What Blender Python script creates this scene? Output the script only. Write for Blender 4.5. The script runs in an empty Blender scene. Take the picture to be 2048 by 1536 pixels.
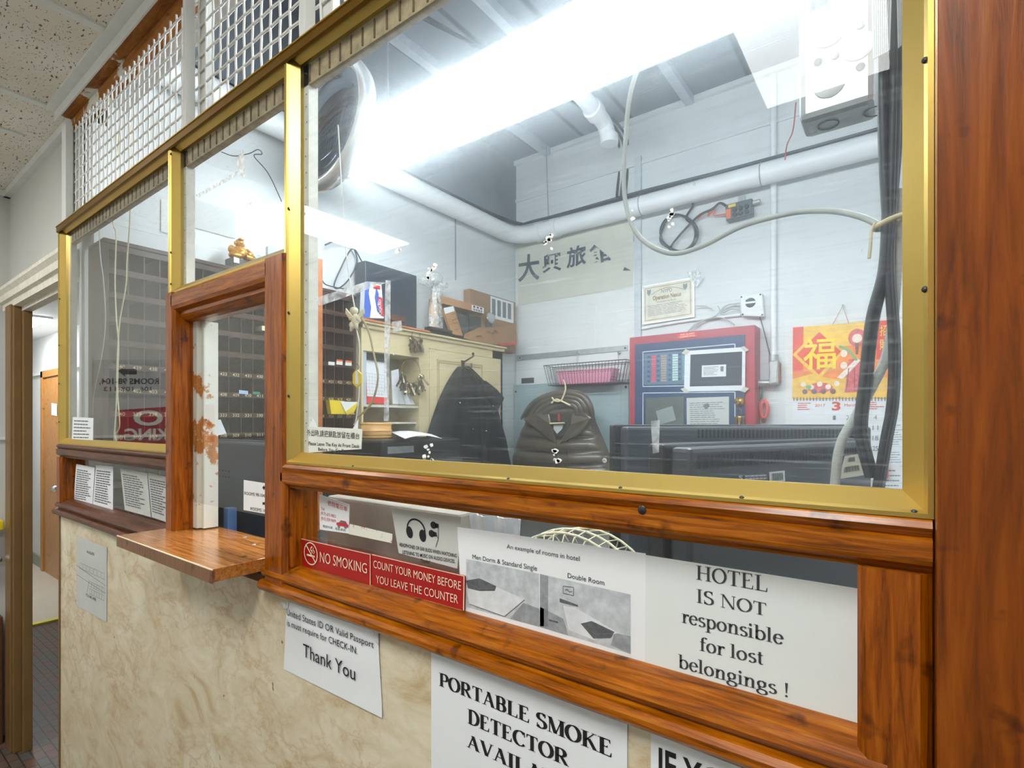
import bpy, bmesh, math, random
from mathutils import Vector, Matrix, noise
random.seed(7)
scn = bpy.context.scene
COL = scn.collection
# ------------------------------------------------------------------ camera
F, YAW, HZ, CY, CZ = 1055.0, 0.6405, 844.0, -0.56, 1.57
SN, CS = math.sin(YAW), math.cos(YAW)
cam_d = bpy.data.cameras.new('camera')
cam_d.sensor_fit = 'HORIZONTAL'; cam_d.sensor_width = 36.0
cam_d.lens = F / 2048 * 36.0
cam_d.shift_y = (HZ - 768) / 2048
cam_d.clip_start = 0.02
cam = bpy.data.objects.new('camera', cam_d); COL.objects.link(cam)
cam.location = (0, CY, CZ); cam.rotation_euler = (math.pi / 2, 0, YAW)
scn.camera = cam
# ------------------------------------------------------------------ world, view
w = bpy.data.worlds.new('world'); scn.world = w; w.use_nodes = True
w.node_tree.nodes['Background'].inputs[0].default_value = (0.8, 0.85, 0.9, 1)
w.node_tree.nodes['Background'].inputs[1].default_value = 0.03
vs = scn.view_settings
vs.view_transform = 'Standard'; vs.look = 'None'; vs.gamma = 1.0; vs.use_curve_mapping = False
vs.exposure = 0.0
OFFICE_TUBE, LOBBY_PANEL, HALL_PANEL = 60.0, 34.0, 16.0     # emission of the lamps built below

# ------------------------------------------------------------------ where a sight line meets a plane of the place
def _d(u, v):
    t = (u - 1024) / F
    return Vector((-SN + t * CS, CS + t * SN, (HZ - v) / F))
C0 = Vector((0, CY, CZ))
def PY(u, v, y): q = _d(u, v); return C0 + q * ((y - CY) / q.y)
def PX(u, v, x): q = _d(u, v); return C0 + q * (x / q.x)
def PZ(u, v, z): q = _d(u, v); return C0 + q * ((z - CZ) / q.z)
def zpx(x, y):   # metres per pixel at a place
    return (-SN * x + CS * (y - CY)) / F

# ------------------------------------------------------------------ materials
MATS = {}
def nt(name):
    m = bpy.data.materials.new(name); m.use_nodes = True
    t = m.node_tree; b = t.nodes['Principled BSDF']
    return m, t, b
def N(t, kind, **kw):
    n = t.nodes.new(kind)
    for k, v in kw.items():
        if k in n.inputs: n.inputs[k].default_value = v
        else: setattr(n, k, v)
    return n
def ramp(t, stops):
    r = t.nodes.new('ShaderNodeValToRGB')
    while len(r.color_ramp.elements) < len(stops): r.color_ramp.elements.new(0.5)
    for e, (p, c) in zip(r.color_ramp.elements, stops):
        e.position = p; e.color = (*c, 1) if len(c) == 3 else c
    return r
def lin(c):
    return tuple(((x / 255) / 12.92 if x / 255 <= 0.04045 else ((x / 255 + 0.055) / 1.055) ** 2.4) for x in c)
def mat(name, rgb, rough=0.5, metal=0.0, var=0.12, scale=14.0, bump=0.0, stretch=(1, 1, 1), spec=0.5, coat=0.0, trans=0.0):
    """plain surface: base colour varied by a noise, in sRGB 0-255"""
    if name in MATS: return MATS[name]
    m, t, b = nt(name)
    c = lin(rgb)
    tc = N(t, 'ShaderNodeTexCoord'); mp = N(t, 'ShaderNodeMapping'); mp.inputs['Scale'].default_value = stretch
    t.links.new(tc.outputs['Object'], mp.inputs[0])
    no = N(t, 'ShaderNodeTexNoise', Scale=scale, Detail=5.0, Roughness=0.6)
    t.links.new(mp.outputs[0], no.inputs['Vector'])
    r = ramp(t, [(0.3, tuple(x * (1 - var) for x in c)), (0.7, tuple(min(1, x * (1 + var)) for x in c))])
    t.links.new(no.outputs['Fac'], r.inputs[0]); t.links.new(r.outputs[0], b.inputs['Base Color'])
    b.inputs['Roughness'].default_value = rough; b.inputs['Metallic'].default_value = metal
    b.inputs['Specular IOR Level'].default_value = spec; b.inputs['Coat Weight'].default_value = coat
    b.inputs['Transmission Weight'].default_value = trans
    if bump:
        bp = N(t, 'ShaderNodeBump', Strength=bump, Distance=0.004)
        t.links.new(no.outputs['Fac'], bp.inputs['Height']); t.links.new(bp.outputs[0], b.inputs['Normal'])
    MATS[name] = m
    return m
def wood(name, dark, mid, light, stretch, rough=0.3, coat=0.2, scale=9.0, wear=0.0, wt=0.56):
    if name in MATS: return MATS[name]
    m, t, b = nt(name)
    tc = N(t, 'ShaderNodeTexCoord'); mp = N(t, 'ShaderNodeMapping'); mp.inputs['Scale'].default_value = stretch
    t.links.new(tc.outputs['Object'], mp.inputs[0])
    n1 = N(t, 'ShaderNodeTexNoise', Scale=scale, Detail=8.0, Roughness=0.65, Distortion=0.6)
    t.links.new(mp.outputs[0], n1.inputs['Vector'])
    r = ramp(t, [(0.28, lin(dark)), (0.5, lin(mid)), (0.74, lin(light))])
    t.links.new(n1.outputs['Fac'], r.inputs[0])
    n2 = N(t, 'ShaderNodeTexNoise', Scale=26.0, Detail=3.0)
    t.links.new(tc.outputs['Object'], n2.inputs['Vector'])
    r2 = ramp(t, [(0.27, (0.16, 0.1, 0.06)), (0.36, (1, 1, 1))])
    t.links.new(n2.outputs['Fac'], r2.inputs[0])
    mx = N(t, 'ShaderNodeMix', data_type='RGBA', blend_type='MULTIPLY'); mx.inputs[0].default_value = 0.75
    t.links.new(r.outputs[0], mx.inputs[6]); t.links.new(r2.outputs[0], mx.inputs[7])
    out = mx.outputs[2]
    if wear:
        n3 = N(t, 'ShaderNodeTexNoise', Scale=wear, Detail=6.0, Roughness=0.7)
        t.links.new(tc.outputs['Object'], n3.inputs['Vector'])
        r3 = ramp(t, [(wt, (0, 0, 0)), (wt + .03, (1, 1, 1))]); t.links.new(n3.outputs['Fac'], r3.inputs[0])
        m3 = N(t, 'ShaderNodeMix', data_type='RGBA'); m3.inputs[7].default_value = (*lin((226, 226, 214)), 1)
        t.links.new(r3.outputs[0], m3.inputs[0]); t.links.new(out, m3.inputs[6]); out = m3.outputs[2]
    t.links.new(out, b.inputs['Base Color'])
    b.inputs['Specular IOR Level'].default_value = 0.25; b.inputs['Roughness'].default_value = rough; b.inputs['Coat Weight'].default_value = coat; b.inputs['Coat Roughness'].default_value = 0.15
    bp = N(t, 'ShaderNodeBump', Strength=0.12, Distance=0.003)
    t.links.new(n1.outputs['Fac'], bp.inputs['Height']); t.links.new(bp.outputs[0], b.inputs['Normal'])
    MATS[name] = m
    return m
def emis(name, rgb, strength):
    if name in MATS: return MATS[name]
    m, t, b = nt(name)
    b.inputs['Base Color'].default_value = (*lin(rgb), 1)
    b.inputs['Emission Color'].default_value = (*lin(rgb), 1); b.inputs['Emission Strength'].default_value = strength
    MATS[name] = m
    return m
def pane_mat(name, haze, scratch, refl=1.0, tint=(0.97, 0.985, 0.99), flecks=0.66, dust=0.012):
    """acrylic sheet: clear, with a fresnel reflection, a forward-scattering haze and white scratches / glue flecks"""
    m = bpy.data.materials.new(name); m.use_nodes = True; t = m.node_tree; t.nodes.clear()
    o = N(t, 'ShaderNodeOutputMaterial')
    tr = N(t, 'ShaderNodeBsdfTransparent'); tr.inputs[0].default_value = (*tint, 1)
    rf = N(t, 'ShaderNodeBsdfRefraction', IOR=1.05, Roughness=1.0); rf.inputs[0].default_value = (0.86, 0.94, 1, 1)
    df = N(t, 'ShaderNodeBsdfDiffuse'); df.inputs[0].default_value = (0.85, 0.88, 0.9, 1)
    tl = N(t, 'ShaderNodeBsdfTranslucent'); tl.inputs[0].default_value = (0.85, 0.89, 0.93, 1)
    gl = N(t, 'ShaderNodeBsdfGlossy', Roughness=0.015)
    tc = N(t, 'ShaderNodeTexCoord')
    def streak(rot, sc, lo, hi):
        mp = N(t, 'ShaderNodeMapping'); mp.inputs['Scale'].default_value = sc; mp.inputs['Rotation'].default_value = (0, rot, 0)
        t.links.new(tc.outputs['Object'], mp.inputs[0])
        n = N(t, 'ShaderNodeTexNoise', Scale=1.0, Detail=4.0, Roughness=0.7, Distortion=0.4); t.links.new(mp.outputs[0], n.inputs['Vector'])
        r = ramp(t, [(lo, (0, 0, 0)), (hi, (1, 1, 1))]); t.links.new(n.outputs['Fac'], r.inputs[0])
        return r.outputs[0]
    a = streak(0.9, (5, 1, 260), 0.57, 0.74); b2 = streak(-0.6, (4, 1, 300), 0.58, 0.76); c2 = streak(1.35, (3, 1, 200), 0.58, 0.76)
    fl = N(t, 'ShaderNodeTexNoise', Scale=16.0, Detail=7.0, Roughness=0.75); t.links.new(tc.outputs['Object'], fl.inputs['Vector'])
    fr = ramp(t, [(flecks, (0, 0, 0)), (flecks + 0.03, (1, 1, 1))]); t.links.new(fl.outputs['Fac'], fr.inputs[0])
    big = N(t, 'ShaderNodeTexNoise', Scale=2.2, Detail=2.0); t.links.new(tc.outputs['Object'], big.inputs['Vector'])
    bigr = ramp(t, [(0.35, (0.25, 0.25, 0.25)), (0.7, (1, 1, 1))]); t.links.new(big.outputs['Fac'], bigr.inputs[0])
    def mth(op, x, y):
        n = N(t, 'ShaderNodeMath', operation=op)
        for i, q in enumerate((x, y)):
            if isinstance(q, (int, float)): n.inputs[i].default_value = q
            else: t.links.new(q, n.inputs[i])
        return n.outputs[0]
    sc = mth('MAXIMUM', mth('MAXIMUM', a, b2), c2)
    sc = mth('MULTIPLY', mth('MULTIPLY', sc, bigr.outputs[0]), scratch)
    sc = mth('MAXIMUM', sc, mth('MULTIPLY', fr.outputs[0], 0.55))
    m1 = N(t, 'ShaderNodeMixShader'); t.links.new(mth('ADD', mth('MULTIPLY', sc, 0.45), haze), m1.inputs[0])          # haze
    t.links.new(tr.outputs[0], m1.inputs[1]); t.links.new(rf.outputs[0], m1.inputs[2])
    ad = N(t, 'ShaderNodeMixShader'); ad.inputs[0].default_value = 0.6
    t.links.new(df.outputs[0], ad.inputs[1]); t.links.new(tl.outputs[0], ad.inputs[2])
    m2 = N(t, 'ShaderNodeMixShader'); t.links.new(mth('ADD', sc, dust), m2.inputs[0])
    t.links.new(m1.outputs[0], m2.inputs[1]); t.links.new(ad.outputs[0], m2.inputs[2])
    fz = N(t, 'ShaderNodeFresnel', IOR=1.45); geo = N(t, 'ShaderNodeNewGeometry')
    m3 = N(t, 'ShaderNodeMixShader'); t.links.new(mth('MULTIPLY', mth('MULTIPLY', fz.outputs[0], refl * 1.6), mth('SUBTRACT', 1.0, geo.outputs['Backfacing'])), m3.inputs[0])
    t.links.new(m2.outputs[0], m3.inputs[1]); t.links.new(gl.outputs[0], m3.inputs[2])
    t.links.new(m3.outputs[0], o.inputs[0])
    MATS[name] = m
    return m
def film_mat(name, rgb, alpha, rough=0.25):
    if name in MATS: return MATS[name]
    m, t, b = nt(name)
    tc = N(t, 'ShaderNodeTexCoord'); no = N(t, 'ShaderNodeTexNoise', Scale=60.0, Detail=5.0)
    t.links.new(tc.outputs['Object'], no.inputs['Vector'])
    r = ramp(t, [(0.35, (alpha * 0.35,) * 3), (0.68, (min(1, alpha * 1.7),) * 3)])
    t.links.new(no.outputs['Fac'], r.inputs[0]); t.links.new(r.outputs[0], b.inputs['Alpha'])
    b.inputs['Base Color'].default_value = (*lin(rgb), 1); b.inputs['Roughness'].default_value = rough
    bp = N(t, 'ShaderNodeBump', Strength=0.6, Distance=0.003); t.links.new(no.outputs['Fac'], bp.inputs['Height']); t.links.new(bp.outputs[0], b.inputs['Normal'])
    MATS[name] = m
    return m

def marble():
    m, t, b = nt('marble_laminate')
    tc = N(t, 'ShaderNodeTexCoord'); mp = N(t, 'ShaderNodeMapping'); mp.inputs['Rotation'].default_value = (0, 0.7, 0); mp.inputs['Scale'].default_value = (1, 1, 1.7)
    t.links.new(tc.outputs['Object'], mp.inputs[0])
    n0 = N(t, 'ShaderNodeTexNoise', Scale=5.0, Detail=6.0, Roughness=0.6); t.links.new(mp.outputs[0], n0.inputs['Vector'])
    mv = N(t, 'ShaderNodeMix', data_type='RGBA', blend_type='LINEAR_LIGHT'); mv.inputs[0].default_value = 0.22
    t.links.new(mp.outputs[0], mv.inputs[6]); t.links.new(n0.outputs['Color'], mv.inputs[7])
    vo = N(t, 'ShaderNodeTexVoronoi', feature='DISTANCE_TO_EDGE', Scale=7.5); t.links.new(mv.outputs[2], vo.inputs['Vector'])
    vr = ramp(t, [(0.0, (0.8, 0.8, 0.8)), (0.03, (0.3, 0.3, 0.3)), (0.12, (0, 0, 0))]); t.links.new(vo.outputs['Distance'], vr.inputs[0])
    n1 = N(t, 'ShaderNodeTexNoise', Scale=5.5, Detail=10.0, Roughness=0.68, Distortion=1.4); t.links.new(mp.outputs[0], n1.inputs['Vector'])
    r1 = ramp(t, [(0.32, lin((196, 172, 132))), (0.46, lin((216, 203, 172))), (0.62, lin((228, 219, 195))), (0.8, lin((236, 230, 212)))])
    t.links.new(n1.outputs['Fac'], r1.inputs[0])
    n2 = N(t, 'ShaderNodeTexNoise', Scale=3.0, Detail=4.0); t.links.new(tc.outputs['Object'], n2.inputs['Vector'])
    r2 = ramp(t, [(0.4, (0, 0, 0)), (0.66, (1, 1, 1))]); t.links.new(n2.outputs['Fac'], r2.inputs[0])
    mu = N(t, 'ShaderNodeMath', operation='MULTIPLY'); t.links.new(vr.outputs[0], mu.inputs[0]); t.links.new(r2.outputs[0], mu.inputs[1])
    mx = N(t, 'ShaderNodeMix', data_type='RGBA'); mx.inputs[7].default_value = (*lin((180, 140, 88)), 1)
    t.links.new(mu.outputs[0], mx.inputs[0]); t.links.new(r1.outputs[0], mx.inputs[6])
    n3 = N(t, 'ShaderNodeTexNoise', Scale=34.0, Detail=2.0); t.links.new(tc.outputs['Object'], n3.inputs['Vector'])
    r3 = ramp(t, [(0.245, (0.3, 0.2, 0.12)), (0.265, (1, 1, 1))]); t.links.new(n3.outputs['Fac'], r3.inputs[0])
    m4 = N(t, 'ShaderNodeMix', data_type='RGBA', blend_type='MULTIPLY'); m4.inputs[0].default_value = 0.9
    t.links.new(mx.outputs[2], m4.inputs[6]); t.links.new(r3.outputs[0], m4.inputs[7])
    t.links.new(m4.outputs[2], b.inputs['Base Color'])
    b.inputs['Roughness'].default_value = 0.38
    return m
def ceiling_tile():
    m, t, b = nt('fissured_ceiling_tile')
    tc = N(t, 'ShaderNodeTexCoord')
    mp = N(t, 'ShaderNodeMapping'); mp.inputs['Scale'].default_value = (60, 150, 1); mp.inputs['Rotation'].default_value = (0, 0, 0.35)
    t.links.new(tc.outputs['Object'], mp.inputs[0])
    v = N(t, 'ShaderNodeTexNoise', Scale=1.0, Detail=1.5, Roughness=0.5, Distortion=0.5); t.links.new(mp.outputs[0], v.inputs['Vector'])
    r = ramp(t, [(0.32, (0.1, 0.085, 0.07)), (0.36, (1, 1, 1))]); t.links.new(v.outputs['Fac'], r.inputs[0])
    v2 = N(t, 'ShaderNodeTexVoronoi', Scale=75.0); t.links.new(tc.outputs['Object'], v2.inputs['Vector'])
    r2 = ramp(t, [(0.13, (0.2, 0.17, 0.14)), (0.19, (1, 1, 1))]); t.links.new(v2.outputs['Distance'], r2.inputs[0])
    n = N(t, 'ShaderNodeTexNoise', Scale=3.0, Detail=3.0); t.links.new(tc.outputs['Object'], n.inputs['Vector'])
    r3 = ramp(t, [(0.3, lin((222, 216, 203))), (0.7, lin((240, 236, 226)))]); t.links.new(n.outputs['Fac'], r3.inputs[0])
    a = N(t, 'ShaderNodeMix', data_type='RGBA', blend_type='MULTIPLY'); a.inputs[0].default_value = 0.9
    t.links.new(r3.outputs[0], a.inputs[6]); t.links.new(r.outputs[0], a.inputs[7])
    c = N(t, 'ShaderNodeMix', data_type='RGBA', blend_type='MULTIPLY'); c.inputs[0].default_value = 0.55
    t.links.new(a.outputs[2], c.inputs[6]); t.links.new(r2.outputs[0], c.inputs[7])
    t.links.new(c.outputs[2], b.inputs['Base Color']); b.inputs['Roughness'].default_value = 0.95
    return m
def floor_brick():
    m, t, b = nt('brick_pattern_floor_tile')
    tc = N(t, 'ShaderNodeTexCoord')
    br = N(t, 'ShaderNodeTexBrick', Scale=11.0); t.links.new(tc.outputs['Object'], br.inputs['Vector'])
    br.inputs['Mortar Size'].default_value = 0.03; br.inputs['Brick Width'].default_value = 0.9; br.inputs['Row Height'].default_value = 0.45
    br.inputs['Color1'].default_value = (*lin((112, 78, 64)), 1); br.inputs['Color2'].default_value = (*lin((86, 92, 86)), 1); br.inputs['Mortar'].default_value = (*lin((52, 44, 40)), 1)
    t.links.new(br.outputs['Color'], b.inputs['Base Color']); b.inputs['Roughness'].default_value = 0.45
    return m
def board_ceiling():
    m, t, b = nt('painted_plank_ceiling')
    tc = N(t, 'ShaderNodeTexCoord'); wv = N(t, 'ShaderNodeTexWave', Scale=0.9, Distortion=0.0); wv.bands_direction = 'X'
    t.links.new(tc.outputs['Object'], wv.inputs['Vector'])
    r = ramp(t, [(0.004, lin((70, 74, 80))), (0.03, lin((128, 134, 142)))]); t.links.new(wv.outputs['Fac'], r.inputs[0])
    t.links.new(r.outputs[0], b.inputs['Base Color']); b.inputs['Roughness'].default_value = 0.7
    return m

WHITE_WALL = mat('white_painted_plaster', (226, 228, 226), 0.6, var=0.05, scale=3, bump=0.05)
GREY_WALL = mat('grey_white_lobby_paint', (202, 202, 197), 0.6, var=0.04, scale=3, bump=0.04)
OFFICE_WALL = mat('white_office_paint', (214, 219, 220), 0.5, var=0.04, scale=4, bump=0.06)
WX = wood('varnished_wood_along', (74, 34, 0), (152, 80, 2), (194, 118, 22), (1.2, 14, 22))
WZ = wood('varnished_wood_upright', (72, 32, 0), (142, 70, 0), (180, 102, 14), (16, 14, 1.1))
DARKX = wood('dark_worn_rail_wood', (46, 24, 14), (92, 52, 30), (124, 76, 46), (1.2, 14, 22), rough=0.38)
POSTW = wood('brown_post_wood', (80, 36, 0), (126, 60, 0), (150, 80, 6), (14, 10, 1.0), rough=0.35, scale=6)
LAMW = wood('wood_print_laminate', (124, 70, 26), (182, 116, 54), (208, 148, 84), (1.0, 16, 16), rough=0.16, coat=0.5)
LAMF = wood('laminate_edge_band', (98, 66, 42), (130, 92, 62), (150, 110, 78), (30, 8, 1.2), rough=0.4, coat=0.1)
PEEL = wood('peeling_white_paint_wood', (150, 92, 40), (188, 122, 62), (206, 150, 92), (4, 4, 1.0), rough=0.7, coat=0, wear=9.0, wt=0.42)
PEELX = wood('peeling_head_beam', (120, 70, 24), (160, 102, 44), (186, 132, 72), (1.0, 6, 6), rough=0.6, coat=0, wear=5.0)
STOP = mat('white_painted_stop', (226, 222, 208), 0.5, var=0.12, scale=30, bump=0.2)
GOLD = mat('gold_anodised_metal', (206, 176, 96), 0.34, metal=0.8, var=0.04, scale=6, stretch=(1, 1, 1))
WIRE = mat('white_painted_wire', (232, 232, 228), 0.5, var=0.04)
WPAINT = mat('white_paint_metal', (226, 228, 226), 0.45, var=0.05)
PAPER = mat('white_paper', (232, 235, 238), 0.75, var=0.025, scale=5)
PAPER2 = mat('cream_paper', (226, 228, 220), 0.75, var=0.03, scale=5)
PAPERG = mat('grey_paper', (196, 198, 194), 0.75, var=0.05, scale=9)
PAPER3 = mat('cool_white_paper', (222, 228, 226), 0.75, var=0.03, scale=5)
INK = mat('black_ink', (22, 22, 24), 0.7, var=0.1)
INKG = mat('grey_ink', (110, 112, 116), 0.7, var=0.2, scale=90)
INKB = mat('blue_black_brush_ink', (44, 56, 78), 0.7, var=0.35, scale=40)
REDP = mat('red_plastic_sign', (168, 22, 22), 0.3, var=0.05)
CREAMT = mat('cream_engraving', (240, 226, 198), 0.5, var=0.05)
BLACKP = mat('black_plastic', (34, 36, 38), 0.42, var=0.1, scale=60, bump=0.05)
DKGREY = mat('charcoal_plastic', (58, 62, 66), 0.45, var=0.08, scale=50)
STEEL = mat('galvanised_steel', (176, 180, 180), 0.4, metal=0.55, var=0.14, scale=40)
CHROME = mat('chrome_rim', (214, 218, 220), 0.08, metal=1.0, var=0.03)
MIRROR = mat('mirror_glass', (50, 56, 66), 0.05, metal=1.0, var=0.03)
RUBBER = mat('black_cable_jacket', (40, 44, 50), 0.5, var=0.15, scale=30)
GREYCAB = mat('grey_cable_jacket', (178, 182, 176), 0.5, var=0.08, scale=30)
CREAMCORD = mat('cream_cord', (214, 204, 164), 0.8, var=0.12, scale=80, bump=0.3)
PIPEW = mat('white_painted_pipe', (232, 236, 238), 0.4, var=0.04, scale=8)
BEIGE = mat('beige_cabinet_paint', (212, 196, 156), 0.45, var=0.06, scale=5, bump=0.05)
CARD = mat('brown_cardboard', (168, 126, 84), 0.85, var=0.12, scale=10)
CARD2 = mat('dull_cardboard', (142, 108, 76), 0.85, var=0.12, scale=10)
BRASS = mat('brass', (190, 150, 70), 0.25, metal=0.9, var=0.1)
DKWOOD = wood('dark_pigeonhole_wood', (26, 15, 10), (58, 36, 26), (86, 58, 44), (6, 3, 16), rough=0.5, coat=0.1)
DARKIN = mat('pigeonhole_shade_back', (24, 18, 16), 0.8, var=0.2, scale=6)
ORANGEW = wood('orange_plank_wood', (150, 84, 44), (184, 112, 66), (200, 134, 88), (6, 2, 2), rough=0.5, coat=0.1)
TANDOOR = wood('tan_door_wood', (170, 116, 60), (190, 136, 76), (206, 154, 94), (9, 9, 0.8), rough=0.35, coat=0.2)
TANPAINT = mat('tan_door_frame_paint', (126, 96, 56), 0.4, var=0.1, scale=7, bump=0.08)

# ------------------------------------------------------------------ mesh builder
class MB:
    def __init__(s): s.v = []; s.f = []; s.sm = []
    def add(s, vs, fs, smooth=False):
        o = len(s.v); s.v += [Vector(p) for p in vs]
        for f in fs: s.f.append(tuple(i + o for i in f)); s.sm.append(smooth)
        return s
    def box(s, a, b, M=None):
        x0, y0, z0 = a; x1, y1, z1 = b
        vs = [Vector(p) for p in ((x0, y0, z0), (x1, y0, z0), (x1, y1, z0), (x0, y1, z0), (x0, y0, z1), (x1, y0, z1), (x1, y1, z1), (x0, y1, z1))]
        if M is not None: vs = [M @ p for p in vs]
        return s.add(vs, [(0, 3, 2, 1), (4, 5, 6, 7), (0, 1, 5, 4), (1, 2, 6, 5), (2, 3, 7, 6), (3, 0, 4, 7)])
    def tube(s, pts, r, n=8, caps=True, closed=False):
        pts = [Vector(p) for p in pts]; k = len(pts)
        rs = r if isinstance(r, (list, tuple)) else [r] * k
        up = None; rings = []
        for i, p in enumerate(pts):
            a = pts[i - 1] if i or closed else p; b = pts[(i + 1) % k] if i < k - 1 or closed else p
            d = (b - a)
            d = d.normalized() if d.length > 1e-9 else Vector((0, 0, 1))
            if up is None: up = d.orthogonal().normalized()
            up = (up - d * up.dot(d)); up = up.normalized() if up.length > 1e-6 else d.orthogonal().normalized()
            sd = d.cross(up)
            rings.append([p + (up * math.cos(2 * math.pi * j / n) + sd * math.sin(2 * math.pi * j / n)) * rs[i] for j in range(n)])
        vs = [q for rg in rings for q in rg]; fs = []
        for i in range(k if closed else k - 1):
            for j in range(n):
                a, b = i * n + j, i * n + (j + 1) % n; c, d2 = ((i + 1) % k) * n + (j + 1) % n, ((i + 1) % k) * n + j
                fs.append((a, b, c, d2))
        s.add(vs, fs, True)
        if caps and not closed:
            s.add(rings[0], [tuple(range(n))[::-1]]); s.add(rings[-1], [tuple(range(n))])
        return s
    def lathe(s, prof, M=None, n=28, smooth=True):
        vs = []; fs = []; k = len(prof)
        for j in range(n):
            a = 2 * math.pi * j / n
            for r, z in prof: vs.append(Vector((r * math.cos(a), r * math.sin(a), z)))
        for j in range(n):
            for i in range(k - 1):
                a, b = j * k + i, j * k + i + 1; c, d = ((j + 1) % n) * k + i + 1, ((j + 1) % n) * k + i
                fs.append((a, d, c, b))
        if M is not None: vs = [M @ v for v in vs]
        return s.add(vs, fs, smooth)
    def ball(s, c, r, M=None, n=14, m=9):
        rr = r if isinstance(r, (list, tuple)) else (r, r, r)
        prof = [(math.sin(math.pi * i / m), -math.cos(math.pi * i / m)) for i in range(m + 1)]
        T = Matrix.Translation(Vector(c)) @ (M or Matrix.Identity(4)) @ Matrix.Diagonal((*rr, 1))
        return s.lathe(prof, T, n)
    def prismx(s, prof, x0, x1, smooth=False):
        """profile of (y, z) run along X"""
        k = len(prof)
        vs = [(x0, y, z) for y, z in prof] + [(x1, y, z) for y, z in prof]
        s.add(vs, [(i, (i + 1) % k, k + (i + 1) % k, k + i) for i in range(k)], smooth)
        return s.add(vs, [tuple(range(k))[::-1], tuple(range(k, 2 * k))])
    def prism(s, poly, n):
        """planar polygon of 3-D points given thickness by the vector n"""
        k = len(poly); p = [Vector(q) for q in poly]; n = Vector(n)
        s.add(p + [q + n for q in p], [tuple(range(k))[::-1], tuple(range(k, 2 * k))] + [(i, (i + 1) % k, k + (i + 1) % k, k + i) for i in range(k)])
        return s
    def grid(s, fn, nu, nv, smooth=True, closed_u=False):
        vs = [fn(i / nu, j / nv) for j in range(nv + 1) for i in range(nu + 1)]
        fs = [(j * (nu + 1) + i, j * (nu + 1) + i + 1, (j + 1) * (nu + 1) + i + 1, (j + 1) * (nu + 1) + i) for j in range(nv) for i in range(nu)]
        return s.add(vs, fs, smooth)
    def build(s, name, m, parent=None, bevel=0.0, fixn=True):
        me = bpy.data.meshes.new(name)
        off = Vector((0, 0, 0))
        q = parent
        while q is not None: off += q.location; q = q.parent
        me.from_pydata([v - off for v in s.v], [], s.f); me.update()
        for p, sm in zip(me.polygons, s.sm): p.use_smooth = sm
        if fixn:
            bm = bmesh.new(); bm.from_mesh(me); bmesh.ops.recalc_face_normals(bm, faces=bm.faces)
            bm.to_mesh(me); bm.free()
        o = bpy.data.objects.new(name, me); COL.objects.link(o)
        if m is not None: me.materials.append(m)
        if parent is not None: o.parent = parent
        if bevel:
            b = o.modifiers.new('bevel', 'BEVEL'); b.width = bevel; b.segments = 2; b.limit_method = 'ANGLE'
        return o
def tag(o, label, cat, group=None, kind=None):
    o['label'] = label; o['category'] = cat
    if group: o['group'] = group
    if kind: o['kind'] = kind
    return o
def thing(name, label, cat, loc=(0, 0, 0), group=None):
    o = bpy.data.objects.new(name, None); COL.objects.link(o); o.location = loc; o.empty_display_size = 0.05
    return tag(o, label, cat, group)
def struct(name, mb, m, parent=None, label=None, cat=None, bevel=0):
    o = mb.build(name, m, parent, bevel)
    if parent is None:
        o['kind'] = 'structure'
        if label: o['label'] = label; o['category'] = cat
    return o
def sroot(name, label, cat, loc=(0, 0, 0)):
    o = thing(name, label, cat, loc); o['kind'] = 'structure'
    return o
def dup(o, loc=None, label=None, group=None):
    c = o.copy(); COL.objects.link(c)
    if loc is not None: c.location = loc
    if label: c['label'] = label
    if group: c['group'] = group
    for ch in o.children:
        d = ch.copy(); COL.objects.link(d); d.parent = c
        for g in ch.children:
            e = g.copy(); COL.objects.link(e); e.parent = d
    return c
def smooth_path(pts, n=8):
    """Catmull-Rom through the points"""
    p = [Vector(q) for q in pts]; out = []
    P = [p[0] * 2 - p[1]] + p + [p[-1] * 2 - p[-2]]
    for i in range(1, len(P) - 2):
        a, b, c, d = P[i - 1], P[i], P[i + 1], P[i + 2]
        for k in range(n):
            t = k / n
            out.append(0.5 * ((2 * b) + (c - a) * t + (2 * a - 5 * b + 4 * c - d) * t * t + (3 * b - a - 3 * c + d) * t ** 3))
    out.append(p[-1]); return out
def bil(q, s, t):
    """quad (top-left, top-right, bottom-right, bottom-left), s across, t down"""
    return (q[0] * (1 - s) + q[1] * s) * (1 - t) + (q[3] * (1 - s) + q[2] * s) * t
def qnormal(q):
    n = (q[1] - q[0]).cross(q[3] - q[0]).normalized()
    c = (q[0] + q[2]) / 2
    return n if n.dot(C0 - c) > 0 else -n
def sheet(q, m, name, parent=None, th=0.0006, nx=6, ny=6, curl=None):
    q = [Vector(p) for p in q]; n = qnormal(q); mb = MB()
    cf = curl or (lambda s, t: 0.0)
    top = lambda s, t: bil(q, s, t) + n * (th + cf(s, t))
    bot = lambda s, t: bil(q, s, t) + n * cf(s, t)
    mb.grid(top, nx, ny); mb.grid(bot, nx, ny)
    rim = [(i / nx, 0) for i in range(nx + 1)] + [(1, j / ny) for j in range(1, ny + 1)] + [(i / nx, 1) for i in range(nx - 1, -1, -1)] + [(0, j / ny) for j in range(ny - 1, 0, -1)]
    for c, d in zip(rim, rim[1:] + rim[:1]): mb.add([top(*c), top(*d), bot(*d), bot(*c)], [(0, 1, 2, 3)])
    return mb.build(name, m, parent)

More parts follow.
